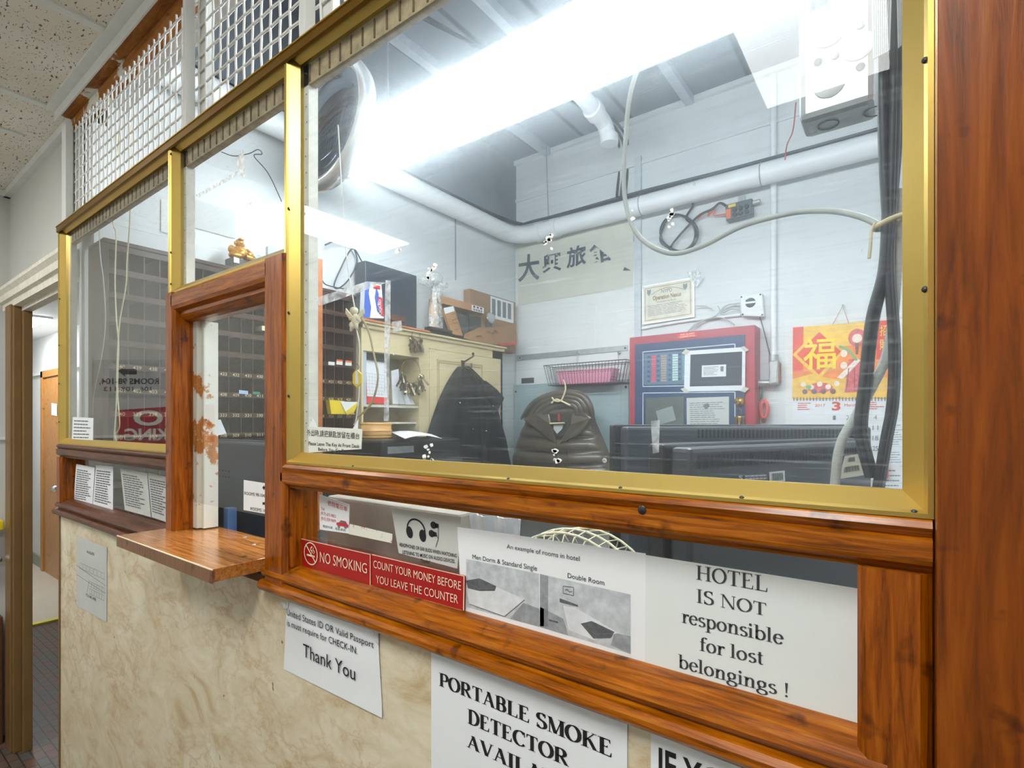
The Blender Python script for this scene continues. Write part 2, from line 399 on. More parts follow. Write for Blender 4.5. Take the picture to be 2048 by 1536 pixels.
# ------------------------------------------------------------------ lettering
_GC = {}
def glyphs(text, bold=0.0):
    key = (text, bold)
    if key not in _GC:
        c = bpy.data.curves.new('lettering', 'FONT'); c.body = text; c.offset = bold; c.resolution_u = 3
        o = bpy.data.objects.new('lettering', c); COL.objects.link(o)
        dg = bpy.context.evaluated_depsgraph_get()
        me = bpy.data.meshes.new_from_object(o.evaluated_get(dg))
        _GC[key] = ([(v.co.x, v.co.y) for v in me.vertices], [tuple(p.vertices) for p in me.polygons])
        bpy.data.objects.remove(o); bpy.data.curves.remove(c); bpy.data.meshes.remove(me)
    return _GC[key]
CAP = max(p[1] for p in glyphs('H')[0])
def lay(mb, vs, fs, q, x0, x1, y1, n, off):
    mb.add([bil(q, (x - x0) / (x1 - x0), 1 - y / y1) + n * off for x, y in vs], fs)
def text(mb, s, q, off=0.0012, bold=0.0, full=False):
    """letters set in the quad q: its top edge is the cap line, its bottom edge the base line (or the full ink box)"""
    vs, fs = glyphs(s, bold)
    if not vs: return
    q = [Vector(p) for p in q]; n = qnormal(q)
    x0 = min(p[0] for p in vs); x1 = max(p[0] for p in vs)
    if full:
        y0 = min(p[1] for p in vs); yy = max(p[1] for p in vs) - y0
        lay(mb, [(x, y - y0) for x, y in vs], fs, q, x0, x1, yy, n, off)
    else: lay(mb, vs, fs, q, x0, x1, CAP, n, off)
def _arc(cx, cy, rx, ry, a0, a1, n=18):
    return [(cx + rx * math.cos(math.radians(a0 + (a1 - a0) * i / n)), cy + ry * math.sin(math.radians(a0 + (a1 - a0) * i / n))) for i in range(n + 1)]
def serif_glyph(ch, TH, tn):
    """book-face letter as filled strokes: upright stems thick, cross strokes thin, slab feet; cap height 1"""
    out = []
    def V(x, y0, y1, sf='tb', w=None, side=0):
        w = TH if w is None else w
        out.append([(x - w / 2, y0), (x + w / 2, y0), (x + w / 2, y1), (x - w / 2, y1)])
        e = 0.1; h = 0.035
        if 't' in sf: out.append([(x - w / 2 - e, y1 - h), (x + w / 2 + (0 if side else e), y1 - h), (x + w / 2 + (0 if side else e), y1), (x - w / 2 - e, y1)])
        if 'b' in sf: out.append([(x - w / 2 - e, y0), (x + w / 2 + e, y0), (x + w / 2 + e, y0 + h), (x - w / 2 - e, y0 + h)])
    def H(x0, x1, y, tick=0, lt=0):
        out.append([(x0, y - tn / 2), (x1, y - tn / 2), (x1, y + tn / 2), (x0, y + tn / 2)])
        if tick: out.append([(x1 - tn * 1.6, y), (x1, y), (x1 + 0.01, y + tick), (x1 - 0.02, y + tick)])
        if lt: out.append([(x0 + tn * 1.6, y), (x0, y), (x0 - 0.01, y + lt), (x0 + 0.02, y + lt)])
    def D(p, q, w): out.append([(p[0] - w / 2, p[1]), (p[0] + w / 2, p[1]), (q[0] + w / 2, q[1]), (q[0] - w / 2, q[1])])
    def SF(x, y, w=0.3): out.append([(x - w / 2, y), (x + w / 2, y), (x + w / 2, y + 0.035), (x - w / 2, y + 0.035)])
    def S(pts):
        k = len(pts); L = []; R = []
        for i, (x, y) in enumerate(pts):
            a = pts[max(0, i - 1)]; b = pts[min(k - 1, i + 1)]
            dx, dy = b[0] - a[0], b[1] - a[1]; l = math.hypot(dx, dy) or 1
            wd = tn + (TH * 1.05 - tn) * abs(math.sin(math.atan2(dy, dx) - 0.18)) ** 1.3
            L.append((x - dy / l * wd / 2, y + dx / l * wd / 2)); R.append((x + dy / l * wd / 2, y - dx / l * wd / 2))
        for i in range(k - 1): out.append([L[i], L[i + 1], R[i + 1], R[i]])
    def DOT(x, y, r): out.append(_arc(x, y, r, r, 0, 342, 12))
    SS = _arc(.36, .74, .23, .235, 35, 180, 10) + _arc(.36, .74, .23, .2, 190, 250, 4) + _arc(.34, .26, .26, .25, 70, 0, 6) + _arc(.34, .25, .26, .24, -10, -150, 10)
    a = ch
    if a == 'P': V(.2, 0, 1); S([(.2, .985)] + _arc(.42, .73, .25, .255, 90, -90) + [(.2, .475)]); w = .76
    elif a == 'O': S(_arc(.47, .5, .37, .49, 0, 360, 36)); w = .94
    elif a == 'R': V(.2, 0, 1); S([(.2, .985)] + _arc(.42, .74, .24, .245, 90, -90) + [(.2, .495)]); D((.44, .49), (.76, 0), TH); SF(.8, 0, .22); w = .9
    elif a == 'T': V(.4, 0, 1, 'b'); H(.05, .75, .98, -.2, -.2); w = .8
    elif a == 'A': D((.44, 1), (.12, 0), tn * 1.3); D((.42, 1), (.74, 0), TH); H(.22, .62, .34); SF(.12, 0); SF(.76, 0, .32); w = .9
    elif a == 'B': V(.2, 0, 1); S([(.2, .985)] + _arc(.4, .755, .22, .23, 90, -90) + [(.2, .525)]); S([(.2, .525)] + _arc(.42, .27, .25, .255, 90, -90) + [(.2, .015)]); w = .82
    elif a == 'L': V(.2, 0, 1); H(.2, .7, .018, .24); w = .76
    elif a == 'E': V(.2, 0, 1); H(.2, .64, .98, -.2); H(.2, .5, .52, .1); H(.2, .7, .018, .24); w = .78
    elif a == 'S': S(SS); V(.57, .74, 1, '', tn); V(.1, 0, .28, '', tn); w = .7
    elif a == 'M': V(.15, 0, 1, 'b', tn); V(.88, 0, 1); D((.17, 1), (.5, .03), TH); D((.86, 1), (.52, .03), tn); SF(.12, .965, .24); w = 1.06
    elif a == 'K': V(.2, 0, 1); D((.7, 1), (.22, .42), tn * 1.2); D((.4, .6), (.76, 0), TH); SF(.7, .965, .28); SF(.8, 0, .3); w = .92
    elif a == 'D': V(.2, 0, 1); S([(.2, .985)] + _arc(.38, .5, .4, .485, 90, -90) + [(.2, .015)]); w = .88
    elif a == 'C': S(_arc(.48, .5, .38, .49, 48, 318, 26)); V(.77, .68, 1, '', tn); w = .86
    elif a == 'V': D((.14, 1), (.46, 0), TH); D((.78, 1), (.48, 0), tn * 1.3); SF(.14, .965, .32); SF(.78, .965, .26); w = .9
    elif a == 'I': V(.22, 0, 1); w = .44
    elif a == 'H': V(.2, 0, 1); V(.78, 0, 1); H(.2, .78, .51); w = .98
    elif a == 'N': V(.16, 0, 1, 'b', tn); V(.8, 0, 1, 't', tn); D((.16, 1), (.78, 0), TH); SF(.12, .965, .2); w = .95
    elif a == 'r': V(.17, 0, .67, 'tb', None, 1); S([(.2, .42), (.25, .56), (.34, .64), (.43, .64)]); DOT(.44, .6, TH * .55); w = .48
    elif a == 'e': H(.12, .52, .385); S(_arc(.33, .335, .235, .325, 8, 325, 24)); w = .62
    elif a == 's': S([(x * .72 + .02, y * .67) for x, y in SS]); w = .52
    elif a == 'p': V(.18, -.32, .67, 'tb', None, 1); S(_arc(.38, .335, .24, .325, 150, -150, 22)); w = .72
    elif a == 'o': S(_arc(.34, .335, .25, .325, 0, 360, 28)); w = .7
    elif a == 'n': V(.17, 0, .67, 'tb', None, 1); V(.56, 0, .48, 'b'); S([(.2, .46)] + _arc(.4, .46, .17, .2, 150, 0, 10)); w = .74
    elif a == 'i': V(.18, 0, .67, 'tb', None, 1); DOT(.17, .9, TH * .62); w = .38
    elif a == 'b': V(.17, 0, 1, 't', None, 1); S(_arc(.38, .335, .25, .325, 155, -155, 22)); w = .72
    elif a == 'l': V(.18, 0, 1, 'tb', None, 1); w = .38
    elif a == 'f': V(.2, 0, .84, 'b'); S([(.2, .8)] + _arc(.36, .8, .16, .2, 165, 40, 8)); H(.04, .4, .65); w = .44
    elif a == 't': V(.2, .1, .86, ''); S(_arc(.33, .14, .13, .13, 180, 300, 8)); H(.05, .4, .65); w = .44
    elif a == 'g': S(_arc(.33, .45, .2, .215, 0, 360, 24)); S(_arc(.35, -.1, .27, .18, 0, 360, 24)); S([(.24, .25), (.17, .16), (.24, .09), (.42, .06)]); H(.46, .62, .62); w = .68
    elif a == '!': out.append([(.14, .28), (.2, .28), (.25, 1), (.1, 1)]); DOT(.17, .07, .075); w = .36
    else: w = .36
    return out, w
def serif(mb, s, q, TH=0.15, tn=0.045, off=0.0012):
    q = [Vector(p) for p in q]; n = qnormal(q); x = 0; vs = []; fs = []
    for ch in s:
        polys, w = serif_glyph(ch, TH, tn)
        for p in polys:
            o = len(vs); vs += [(x + a, b) for a, b in p]; fs.append(tuple(range(o, len(vs))))
        x += w
    x0 = min(p[0] for p in vs); x1 = max(p[0] for p in vs)
    lay(mb, vs, fs, q, x0, x1, 1.0, n, off)
def fineprint(mb, q, rows, s0=0.08, s1=0.92, t0=0.12, t1=0.9, h=0.4, seed=0, off=0.0011, ragged=0.35):
    """rows of print too small to read: short bars of word length"""
    rnd = random.Random(seed); q = [Vector(p) for p in q]; n = qnormal(q)
    for i in range(rows):
        ta = t0 + (t1 - t0) * i / rows; tb = ta + (t1 - t0) / rows * h
        s = s0; end = s1 - rnd.random() * ragged * (s1 - s0)
        while s < end:
            e = min(end, s + (0.04 + 0.1 * rnd.random()) * (s1 - s0) * 1.4)
            mb.add([bil(q, s, ta) + n * off, bil(q, e, ta) + n * off, bil(q, e, tb) + n * off, bil(q, s, tb) + n * off], [(0, 1, 2, 3)])
            s = e + 0.018 * (s1 - s0)
def patch(mb, q, s0, t0, s1, t1, off=0.0011):
    q = [Vector(p) for p in q]; n = qnormal(q)
    mb.add([bil(q, s0, t0) + n * off, bil(q, s1, t0) + n * off, bil(q, s1, t1) + n * off, bil(q, s0, t1) + n * off], [(0, 1, 2, 3)])
def qpoly(mb, q, pts, off=0.0011):
    q = [Vector(p) for p in q]; n = qnormal(q)
    mb.add([bil(q, s, t) + n * off for s, t in pts], [tuple(range(len(pts)))])
def qline(mb, q, pts, w, off=0.0012):
    """a drawn line of width w (metres) through points of the sheet"""
    q = [Vector(p) for p in q]; n = qnormal(q); p = [bil(q, s, t) + n * off for s, t in pts]
    for a, b in zip(p, p[1:]):
        if (b - a).length < 1e-7: continue
        sd = (b - a).normalized().cross(n) * w / 2
        mb.add([a - sd, a + sd, b + sd, b - sd], [(0, 1, 2, 3)])
def QY(y, *px): return [PY(u, v, y) for u, v in px]
def QX(x, *px): return [PX(u, v, x) for u, v in px]
def row(f, plane, u0, u1, base0, base1, cap0, cap1):
    """pixel ends of a line of letters -> quad on the plane"""
    return [f(u0, cap0, plane), f(u1, cap1, plane), f(u1, base1, plane), f(u0, base0, plane)]

# ================================================================== THE SETTING
RB, LW0, LW1, GB, GI = 1.236, 1.29, 1.44, 1.49, 1.511       # counter heights: rail foot, low windows, gold frame
SO, SI, GT = 1.895, 1.826, 2.28                             # service window head, its opening, gold head
CEIL, OCEIL, BY, SX = 2.725, 3.5, 2.61, -2.33               # lobby ceiling, office ceiling, back wall, side wall
struct('floor', MB().box((-8.2, -2.4, -0.05), (1.6, 2.8, 0)), floor_brick())
struct('wall_left', MB().box((-3.75, -2.3, 0), (-3.62, 0.06, CEIL)), GREY_WALL)
struct('wall_lobby_rear', MB().box((-3.75, -2.4, 0), (1.6, -2.3, CEIL)), GREY_WALL)
struct('wall_lobby_right', MB().box((1.5, -2.3, 0), (1.6, 0.0, CEIL)), GREY_WALL)
struct('wall_doorway', MB().box((-3.75, 0.06, 0), (-3.38, 0.09, CEIL)).box((-3.38, 0.06, 2.13), (-2.5, 0.09, CEIL)), GREY_WALL)
struct('wall_side', MB().box((-2.5, 0.1, 0), (SX, BY + 0.12, OCEIL)).box((-2.5, 0.0605, 0), (SX, 0.1, CEIL - .08)), OFFICE_WALL)
struct('wall_side_upper_shade', MB().box((SX, .1, 2.99), (SX + .006, BY, OCEIL)), mat('upper_wall_shade_grey', (122, 127, 134), .8, var=.15, scale=4))  # dark grey sheet over the upper wall, imitating an unlit gap above the pipe
struct('wall_back', MB().box((SX, BY, 0), (0.6, BY + 0.12, OCEIL)), OFFICE_WALL)
struct('wall_right', MB().box((0.5, 0.1, 0), (0.6, BY, OCEIL)), OFFICE_WALL)
struct('wall_front', MB().box((-2.5, 0.1, CEIL), (0.6, 0.16, OCEIL)).box((0.3, 0.0, 0), (1.6, 0.1, CEIL)), OFFICE_WALL)
struct('wall_hall', MB().box((-9.3, 0.96, 0), (-2.5, 1.08, 2.6)).box((-9.4, 0.06, 0), (-9.3, 0.96, 2.6)).box((-9.3, 0.06, 0), (-3.75, 0.1, 2.6)), WHITE_WALL)
struct('ceiling_hall', MB().box((-9.3, 0.14, 2.47), (-2.5, 0.96, 2.55)), WHITE_WALL)
struct('ceiling_office', MB().box((-2.5, 0.1, OCEIL), (0.6, BY + 0.12, OCEIL + 0.08)), board_ceiling())
struct('floor_hall', MB().box((-9.3, 0.14, 0.0), (-5.4, 0.96, 0.012)), mat('pale_hall_lino', (206, 198, 180), 0.4, var=0.05, scale=4))
ceil = struct('ceiling', MB().box((-3.75, -2.4, CEIL), (1.6, 0.06, CEIL + 0.06)), ceiling_tile())
gb = MB()
for u, v in ((105, 215), (219, 64)):
    x = PZ(u, v, CEIL).x; gb.box((x - 0.015, -2.3, CEIL - 0.006), (x + 0.015, -0.0345, CEIL + 0.001))
for x in (-1.05, -0.45, 0.15, 0.75, -2.85, -3.45): gb.box((x - 0.015, -2.3, CEIL - 0.006), (x + 0.015, -0.0345, CEIL + 0.001))
gb.box((-3.62, -0.79, CEIL - 0.006), (1.5, -0.766, CEIL + 0.001)).box((-3.62, -1.85, CEIL - 0.006), (1.5, -1.826, CEIL + 0.001))
gb.build('grid_bar', WPAINT, ceil)
gb2 = MB().box((-3.62, 0.035, CEIL - 0.03), (-2.5, 0.06, CEIL)).box((-3.62, -2.3, CEIL - 0.03), (-3.598, 0.06, CEIL))
struct('trim_ceiling', MB().box((-2.53, -0.034, CEIL - 0.006), (0.26, 0.0, CEIL)).box((-2.53, -0.006, CEIL - 0.04), (0.26, -0.001, CEIL)), WPAINT)
struct('trim_wall_angle', gb2, WPAINT)
struct('trim_picture_rail', MB().box((-9.3, 0.93, 2.07), (-2.5, 0.96, 2.1)).box((-3.62, -2.3, 1.48), (-3.607, 0.05, 1.495)), WHITE_WALL)
struct('baseboard_hall', MB().box((-9.3, 0.945, 0.0), (-2.5, 0.96, 0.13)), mat('grey_baseboard', (150, 154, 144), 0.5))
# doorway casing (open, no leaf in view)
dr = sroot('door_1', 'open doorway beside the counter with chipped tan jamb and white head moulding', 'doorway', (-3.4, 0.06, 0))
MB().box((-3.52, 0.03, 0), (-3.38, 0.062, 2.13)).box((-3.5, 0.022, 0), (-3.4, 0.035, 2.13)).build('jamb', TANPAINT, dr, 0.004)
MB().box((-3.386, 0.06, 0), (-3.35, 0.094, 2.1)).build('jamb_stop', TANPAINT, dr, 0.003)
hp = [(0.062, 2.12), (0.03, 2.12), (0.03, 2.15), (0.015, 2.155), (0.015, 2.185), (0.0, 2.2), (0.0, 2.215), (0.062, 2.222)]
MB().prismx(hp, -3.6, -2.5).box((-3.4, 0.06, 2.1), (-2.5, 0.094, 2.13)).build('head_moulding', STOP, dr)
# hall door with knob, seen through the doorway
d2 = sroot('door_2', 'tan wooden hall door with a chrome knob, seen through the doorway', 'door', (-6.9, 0.96, 0))
xa, xb = PY(90, 900, 0.955).x, PY(90, 900, 0.955).x + 0.95
MB().box((xa + 0.06, 0.935, 0.01), (xb, 0.96, 2.02)).build('door_leaf', TANDOOR, d2, 0.003)
MB().box((xa - 0.02, 0.92, 0), (xa + 0.06, 0.96, 2.1)).box((xa - 0.02, 0.92, 2.03), (xb, 0.96, 2.1)).build('door_frame', TANDOOR, d2, 0.004)
k = PY(111, 977, 0.9)
MB().ball(k, 0.034).tube([k, (k.x, 0.95, k.z)], 0.012).build('knob', CHROME, d2)
t = tag(sheet([PY(103, 806, 0.93), PY(114, 808, 0.93), PY(114, 832, 0.93), PY(103, 830, 0.93)], PAPER, 'paper_notice'), 'small white notice taped to the tan hall door', 'notice')
t = tag(MB().box((-5.42, 0.14, 0), (-5.36, 0.96, 0.016)).build('threshold_strip', mat('yellow_strip', (226, 206, 92), 0.5)), 'yellow threshold strip across the hall floor', 'threshold')
# ------------------------------------------------------------------ lamps
lp = thing('ceiling_light', 'recessed fluorescent ceiling light with white lens over the lobby by the doorway', 'ceiling light', (-2.72, -1.3, CEIL), 'lobby ceiling lights')
LENS = emis('lit_lens', (252, 253, 250), LOBBY_PANEL)
MB().box((-2.9, -1.72, CEIL - 0.02), (-2.54, -0.9, CEIL - 0.012)).build('diffuser', LENS, lp)
MB().box((-2.92, -1.74, CEIL - 0.012), (-2.52, -0.88, CEIL)).build('housing', WPAINT, lp)
lq = dup(lp, (-0.22, -1.08, CEIL), 'recessed fluorescent ceiling light with white lens above the middle of the lobby', 'lobby ceiling lights')
hl = thing('ceiling_light', 'flat ceiling light of the hall beyond the doorway', 'ceiling light', (-6.0, 0.55, 2.47))
MB().box((-7.2, 0.35, 2.44), (-5.9, 0.7, 2.46)).build('diffuser', emis('hall_lens', (246, 250, 255), HALL_PANEL), hl)
MB().box((-7.22, 0.33, 2.455), (-5.88, 0.72, 2.47)).build('housing', WPAINT, hl)
TY, TZ = 0.87, 2.72
tl = thing('fluorescent_light', 'long white two-tube fluorescent strip light hung below the office ceiling', 'strip light', (-0.85, TY, OCEIL))
MB().box((-2.07, TY - 0.07, TZ + 0.03), (0.34, TY + 0.07, TZ + 0.1)).build('housing', WPAINT, tl, 0.006)
TUBE = emis('lit_tube', (243, 250, 253), OFFICE_TUBE)
for dy in (-0.05, 0.05):
    MB().tube([(-2.04, TY + dy, TZ), (0.31, TY + dy, TZ)], 0.021, 12).build('tube', TUBE, tl)
for x in (-2.06, 0.32):
    MB().box((x - 0.015, TY - 0.075, TZ - 0.025), (x + 0.015, TY + 0.075, TZ + 0.05)).build('lamp_holder', WPAINT, tl)
for x in (-1.7, -0.1):
    MB().tube([(x, TY, TZ + 0.1), (x, TY, OCEIL)], 0.004, 6).build('hanger_rod', STEEL, tl)

# ================================================================== THE COUNTER FRONT
ct = thing('reception_counter', 'reception counter front of cream marbled laminate in a varnished brown wood frame', 'counter', (-1.2, 0.0, 0))
MB().box((-2.48, 0.0, 0), (0.02, 0.03, RB + 0.005)).build('marbled_panel', marble(), ct)
MB().box((-2.485, -0.004, 0), (-2.474, 0.03, RB)).build('edge_strip', TANPAINT, ct)
LOWP = [(.034, LW0), (.024, LW0), (.01, LW0 - .002), (-.006, LW0 - .009), (-.014, LW0 - .015), (-.016, LW0 - .021), (-.013, LW0 - .026), (-.006, LW0 - .028), (-.007, LW0 - .031), (-.018, LW0 - .034), (-.024, LW0 - .039), (-.024, LW0 - .047), (-.02, LW0 - .052), (-.01, RB), (.034, RB)]
MIDP = [(.034, LW1), (.016, LW1), (.008, LW1 + .002), (.0, LW1 + .003), (-.002, LW1 + .008), (-.010, LW1 + .012), (-.012, LW1 + .016), (-.012, LW1 + .033), (-.006, LW1 + .0345), (-.009, LW1 + .038), (-.012, LW1 + .043), (-.009, LW1 + .048), (-.004, GB), (.034, GB)]
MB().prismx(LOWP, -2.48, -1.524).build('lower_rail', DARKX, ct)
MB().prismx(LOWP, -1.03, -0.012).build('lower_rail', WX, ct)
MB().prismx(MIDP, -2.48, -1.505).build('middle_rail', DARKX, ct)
MB().prismx(MIDP, -0.965, 0.018).build('middle_rail', WX, ct)
def stile(x0, x1, z0, z1, y0=-0.012, y1=0.06, m=WZ, name='stile', cham=0.008):
    pr = [(x0, y1), (x0, y0 + cham), (x0 + cham * .4, y0 + cham * .5), (x0 + cham, y0), (x1 - cham, y0), (x1 - cham * .4, y0 + cham * .5), (x1, y0 + cham), (x1, y1)]
    return MB().prism([(x, y, z0) for x, y in pr], (0, 0, z1 - z0)).build(name, m, ct)
stile(-2.482, -2.43, LW0 - 0.01, LW1 + 0.005)
stile(-1.512, -1.462, 1.2972, SO)
stile(-1.03, -0.952, RB + 0.01, SO)
stile(-0.958, -0.949, LW0, LW1, -0.004, 0.04)
stile(-0.034, 0.018, RB, LW1 + 0.004, -0.01, 0.04)
stile(0.004, 0.05, RB, GT, .0215, .09)  # filler added behind the frame edge to stop office light leaking through
MB().prismx([(.06, SI), (.02, SI), (.012, SI + .004), (.004, SI + .012), (.004, SI + .02), (-.008, SI + .026), (-.012, SI + .034), (-.012, SO - .008), (-.006, SO), (.06, SO)], -1.475, -1.02).build('head_rail', WX, ct)
MB().prism([(-1.462, .035, 1.3), (-1.44, .035, 1.3), (-1.44, .08, 1.3), (-1.462, .08, 1.3)], (0, 0, SI - 1.3)).build('inner_post', PEEL, ct)
MB().box((-1.44, .045, 1.3), (-1.425, .08, SI)).build('inner_post', PEEL, ct)
for v, u, y in ((1020, 1284, -0.0125),):  # dark knot in the rail wood, modelled as a small disc
    p = PY(u, v, y); MB().lathe([(0, 0.001), (.004, 0.0008), (.005, 0)], Matrix.Translation(p) @ Matrix.Rotation(math.pi / 2, 4, 'X'), 12).build('screw', BLACKP, ct)
# ledge
lg = thing('counter_ledge', 'wood-print laminate pass-through ledge below the service window', 'ledge', (-1.27, -0.01, 1.284))
MB().box((-1.522, -0.108, 1.2715), (-1.0305, 0.088, 1.297)).build('ledge_top', LAMW, lg, 0.0012)
MB().box((-1.523, -0.1105, 1.271), (-1.0265, -0.108, 1.2955)).build('edge_band', LAMF, lg)
MB().box((-1.523, -0.1106, 1.2955), (-1.0265, -0.1082, 1.2973)).build('worn_edge', CREAMT, lg)
for u, v in ((490, 1074), (508, 1089)):
    p = PZ(u, v, 1.2972); MB().lathe([(0, .0008), (.004, .0006), (.0045, 0)], Matrix.Translation(p), 10).build('screw', STEEL, lg)
# right hand post
tag(MB().box((0.0195, -0.042, 0), (0.3, -0.001, CEIL)).build('wooden_post', POSTW, None, 0.001), 'broad brown varnished wooden post beside the large window', 'post')
# head beam above the mesh
tag(MB().box((-2.48, -0.002, CEIL - 0.035), (0.02, 0.09, CEIL)).box((-2.48, 0.03, CEIL - 0.075), (0.02, 0.05, CEIL - 0.035)).build('head_beam', PEELX, None, 0.003), 'long brown wooden head beam with peeling white paint above the wire mesh', 'beam')

# ------------------------------------------------------------------ gold framed panes
def gold_frame(x0, x1, z0, z1, parent):
    prof = [(0, .02), (0, -.006), (.004, -.0065), (.0065, -.003), (.021, .0125), (.021, .02)]
    mb = MB(); vs = []; fs = []; k = len(prof)
    for d, y in prof: vs += [(x0 + d, y, z0 + d), (x1 - d, y, z0 + d), (x1 - d, y, z1 - d), (x0 + d, y, z1 - d)]
    for i in range(k):
        j = (i + 1) % k
        for c in range(4): fs.append((i * 4 + c, i * 4 + (c + 1) % 4, j * 4 + (c + 1) % 4, j * 4 + c))
    mb.add(vs, fs); mb.build('gold_frame', GOLD, parent)
gr = thing('gold_rail', 'long gold rail, its face darkened to imitate shade, along the top of the panes under the wire mesh', 'rail', (-1.2, -.008, GT))
MB().prismx([(-.0066, GT - .02), (-.011, GT - .018), (-.011, GT - .001), (-.0066, GT - .001)], -2.483, .019).build('added_shade_strip', mat('shaded_gold', (122, 88, 16), .36, metal=.6, var=.08), gr)  # strip added over the frame head, gold darkened to imitate its shaded face
MB().prismx([(-.0066, GT - .001), (-.0135, GT - .001), (-.0135, GT + .0015), (.004, GT + .0015), (.004, GT - .0005), (-.0066, GT - .0005)], -2.483, .019).build('top_edge', GOLD, gr)
def screws(parent, pts, y=-0.0045, m=BLACKP):
    for x, z in pts:
        MB().lathe([(0, .0016), (.002, .0013), (.0029, 0)], Matrix.Translation((x, y, z)) @ Matrix.Rotation(math.pi / 2, 4, 'X'), 10).build('screw', m, parent)
def stops(x0, x1, z0, z1, parent, top=True):
    """the old white stop strips and the beaded head strip that show behind a pane"""
    w = 0.016
    MB().box((x0 + .021, .02, z0), (x0 + .021 + w, .04, z1)).build('stop_strip', STOP, parent)
    nl = MB()
    n = int((z1 - z0) / .03)
    for i in range(n):
        c = Vector((x0 + .021 + w * (.35 + .3 * random.random()), .0195, z0 + .02 + (z1 - z0 - .04) * i / max(1, n - 1) + random.uniform(-.006, .006)))
        nl.lathe([(0, .001), (.0016, 0)], Matrix.Translation(c) @ Matrix.Rotation(math.pi / 2, 4, 'X'), 7)
    nl.build('nail', mat('rusty_nail', (92, 74, 58), 0.7), parent)
    if top:
        MB().box((x0 + .021, .02, z1 - .04), (x1 - .021, .036, z1)).build('beaded_strip', mat('dirty_beaded_strip', (178, 158, 122), 0.6, var=0.35, scale=45, bump=0.3), parent)
        bd = MB(); x = x0 + .04
        while x < x1 - .03:
            bd.box((x, .018, z1 - .036), (x + .0035, .021, z1 - .004)); x += .032
        bd.build('bead', mat('dark_bead', (112, 90, 62), 0.6, var=0.3), parent)
w1 = sroot('window_1', 'gold framed narrow acrylic pane by the doorway', 'window', (-2.0, 0, GB))
gold_frame(-2.482, -1.5, GB, GT, w1); stops(-2.482, -1.5, GB + .021, GT - .021, w1)
MB().box((-2.461, .0125, GI), (-1.521, .0165, GT - .021)).build('pane', pane_mat('hazed_pane_a', 0.05, 0.08, 1.1, flecks=0.72), w1)
screws(w1, [(-2.475, z) for z in (1.57, 1.71, 1.85, 2.02, 2.26)])
w2 = sroot('window_2', 'gold framed acrylic pane above the service window', 'window', (-1.2, 0, SO))
gold_frame(-1.5, -0.957, SO, GT, w2); stops(-1.5, -0.957, SO + .021, GT - .021, w2)
MB().box((-1.479, .0125, SO + .021), (-.978, .0165, GT - .021)).build('pane', pane_mat('hazed_pane_b', 0.06, 0.10, 0.7, flecks=0.7), w2)
screws(w2, [(-1.493, z) for z in (1.92, 2.0, 2.25)])
w3 = sroot('window_3', 'large gold framed scratched acrylic pane over the office desk', 'window', (-0.45, 0, GB))
gold_frame(-0.957, 0.019, GB, GT, w3); stops(-0.957, 0.019, GI, GT - .021, w3)
MB().box((-.936, .0125, GI), (-.002, .0165, GT - .021)).build('pane', pane_mat('hazed_pane_c', 0.105, 0.18, 0.32, flecks=0.69), w3)
screws(w3, [(-.949, z) for z in (1.62, 1.78, 1.98, 2.262)] + [(x, 1.494) for x in (-.75, -.42, -.26, -.13, .006)] + [(.0135, z) for z in (1.68, 1.87)])
w4 = sroot('window_4', 'clear acrylic pane of the service window with an open slot below', 'window', (-1.2, .03, 1.37))
zb = PY(410, 1008, .03).z
MB().box((-1.462, .028, zb), (-1.02, .032, SI + .005)).build('pane', pane_mat('clear_pane_d', 0.004, 0.03, 0.9, flecks=0.74, dust=0.002), w4)
w5 = sroot('window_5', 'low narrow pane under the doorway end of the counter, papers behind it', 'window', (-2.0, .03, LW0))
MB().box((-2.44, .03, LW0 - .004), (-1.5, .033, LW1 + .004)).build('pane', pane_mat('clear_pane_e', 0.006, 0.03, 1.0, flecks=0.75, dust=0.003), w5)
w6 = sroot('window_6', 'low wide pane under the large window, covered with notices', 'window', (-.5, .03, LW0))
MB().box((-.945, .03, LW0 - .004), (-.02, .033, LW1 + .004)).build('pane', pane_mat('clear_pane_f', 0.006, 0.03, 1.0, flecks=0.73, dust=0.003), w6)

# ------------------------------------------------------------------ wire mesh panels
def mesh_panel(x0, x1, label, open_right=False):
    z0, z1 = GT + .002, CEIL - .075; y = 0.03
    r = thing('wire_mesh_panel', label, 'wire mesh', (x0, y, z0), 'white wire mesh panels above the panes')
    mb = MB(); p = 0.0375
    xs = [x0 + .03 + p * i for i in range(int((x1 - x0 - .03) / p) + 1)]
    nz = int((z1 - z0) / p); zs = [z0 + .012 + p * i for i in range(nz + 1)]
    for i, x in enumerate(xs):
        pts = [(x, y, z0)]
        for j, z in enumerate(zs): pts.append((x, y + (.0007 if (i + j) % 2 else -.0007), z))
        mb.tube(pts + [(x, y, z1)], .0028, 5)
    for j, z in enumerate(zs):
        pts = [(x0 + .01, y, z)]
        for i, x in enumerate(xs):
            pts.append((x, y - (.0007 if (i + j) % 2 else -.0007), z)); pts.append((x + p / 2, y, z + random.uniform(-.0006, .0006)))
        pts[-1] = (x1, y, z)
        mb.tube(pts, .003, 5)
    mb.build('wire_mesh', WIRE, r)
    MB().box((x0, .004, z0 - .002), (x0 + (.05 if x0 < -2 else .018), .026, z1)).box((x0 + .021, .034, z0 - .002), (x0 + .062, .05, z1)).build('post', WPAINT, r, .001)
    return r
mesh_panel(-2.48, -1.445, 'white wire mesh panel at the doorway end above the narrow pane')
mesh_panel(-1.445, -0.925, 'white wire mesh panel above the pane over the service window')
mesh_panel(-0.925, 0.02, 'white wire mesh panel above the large pane')

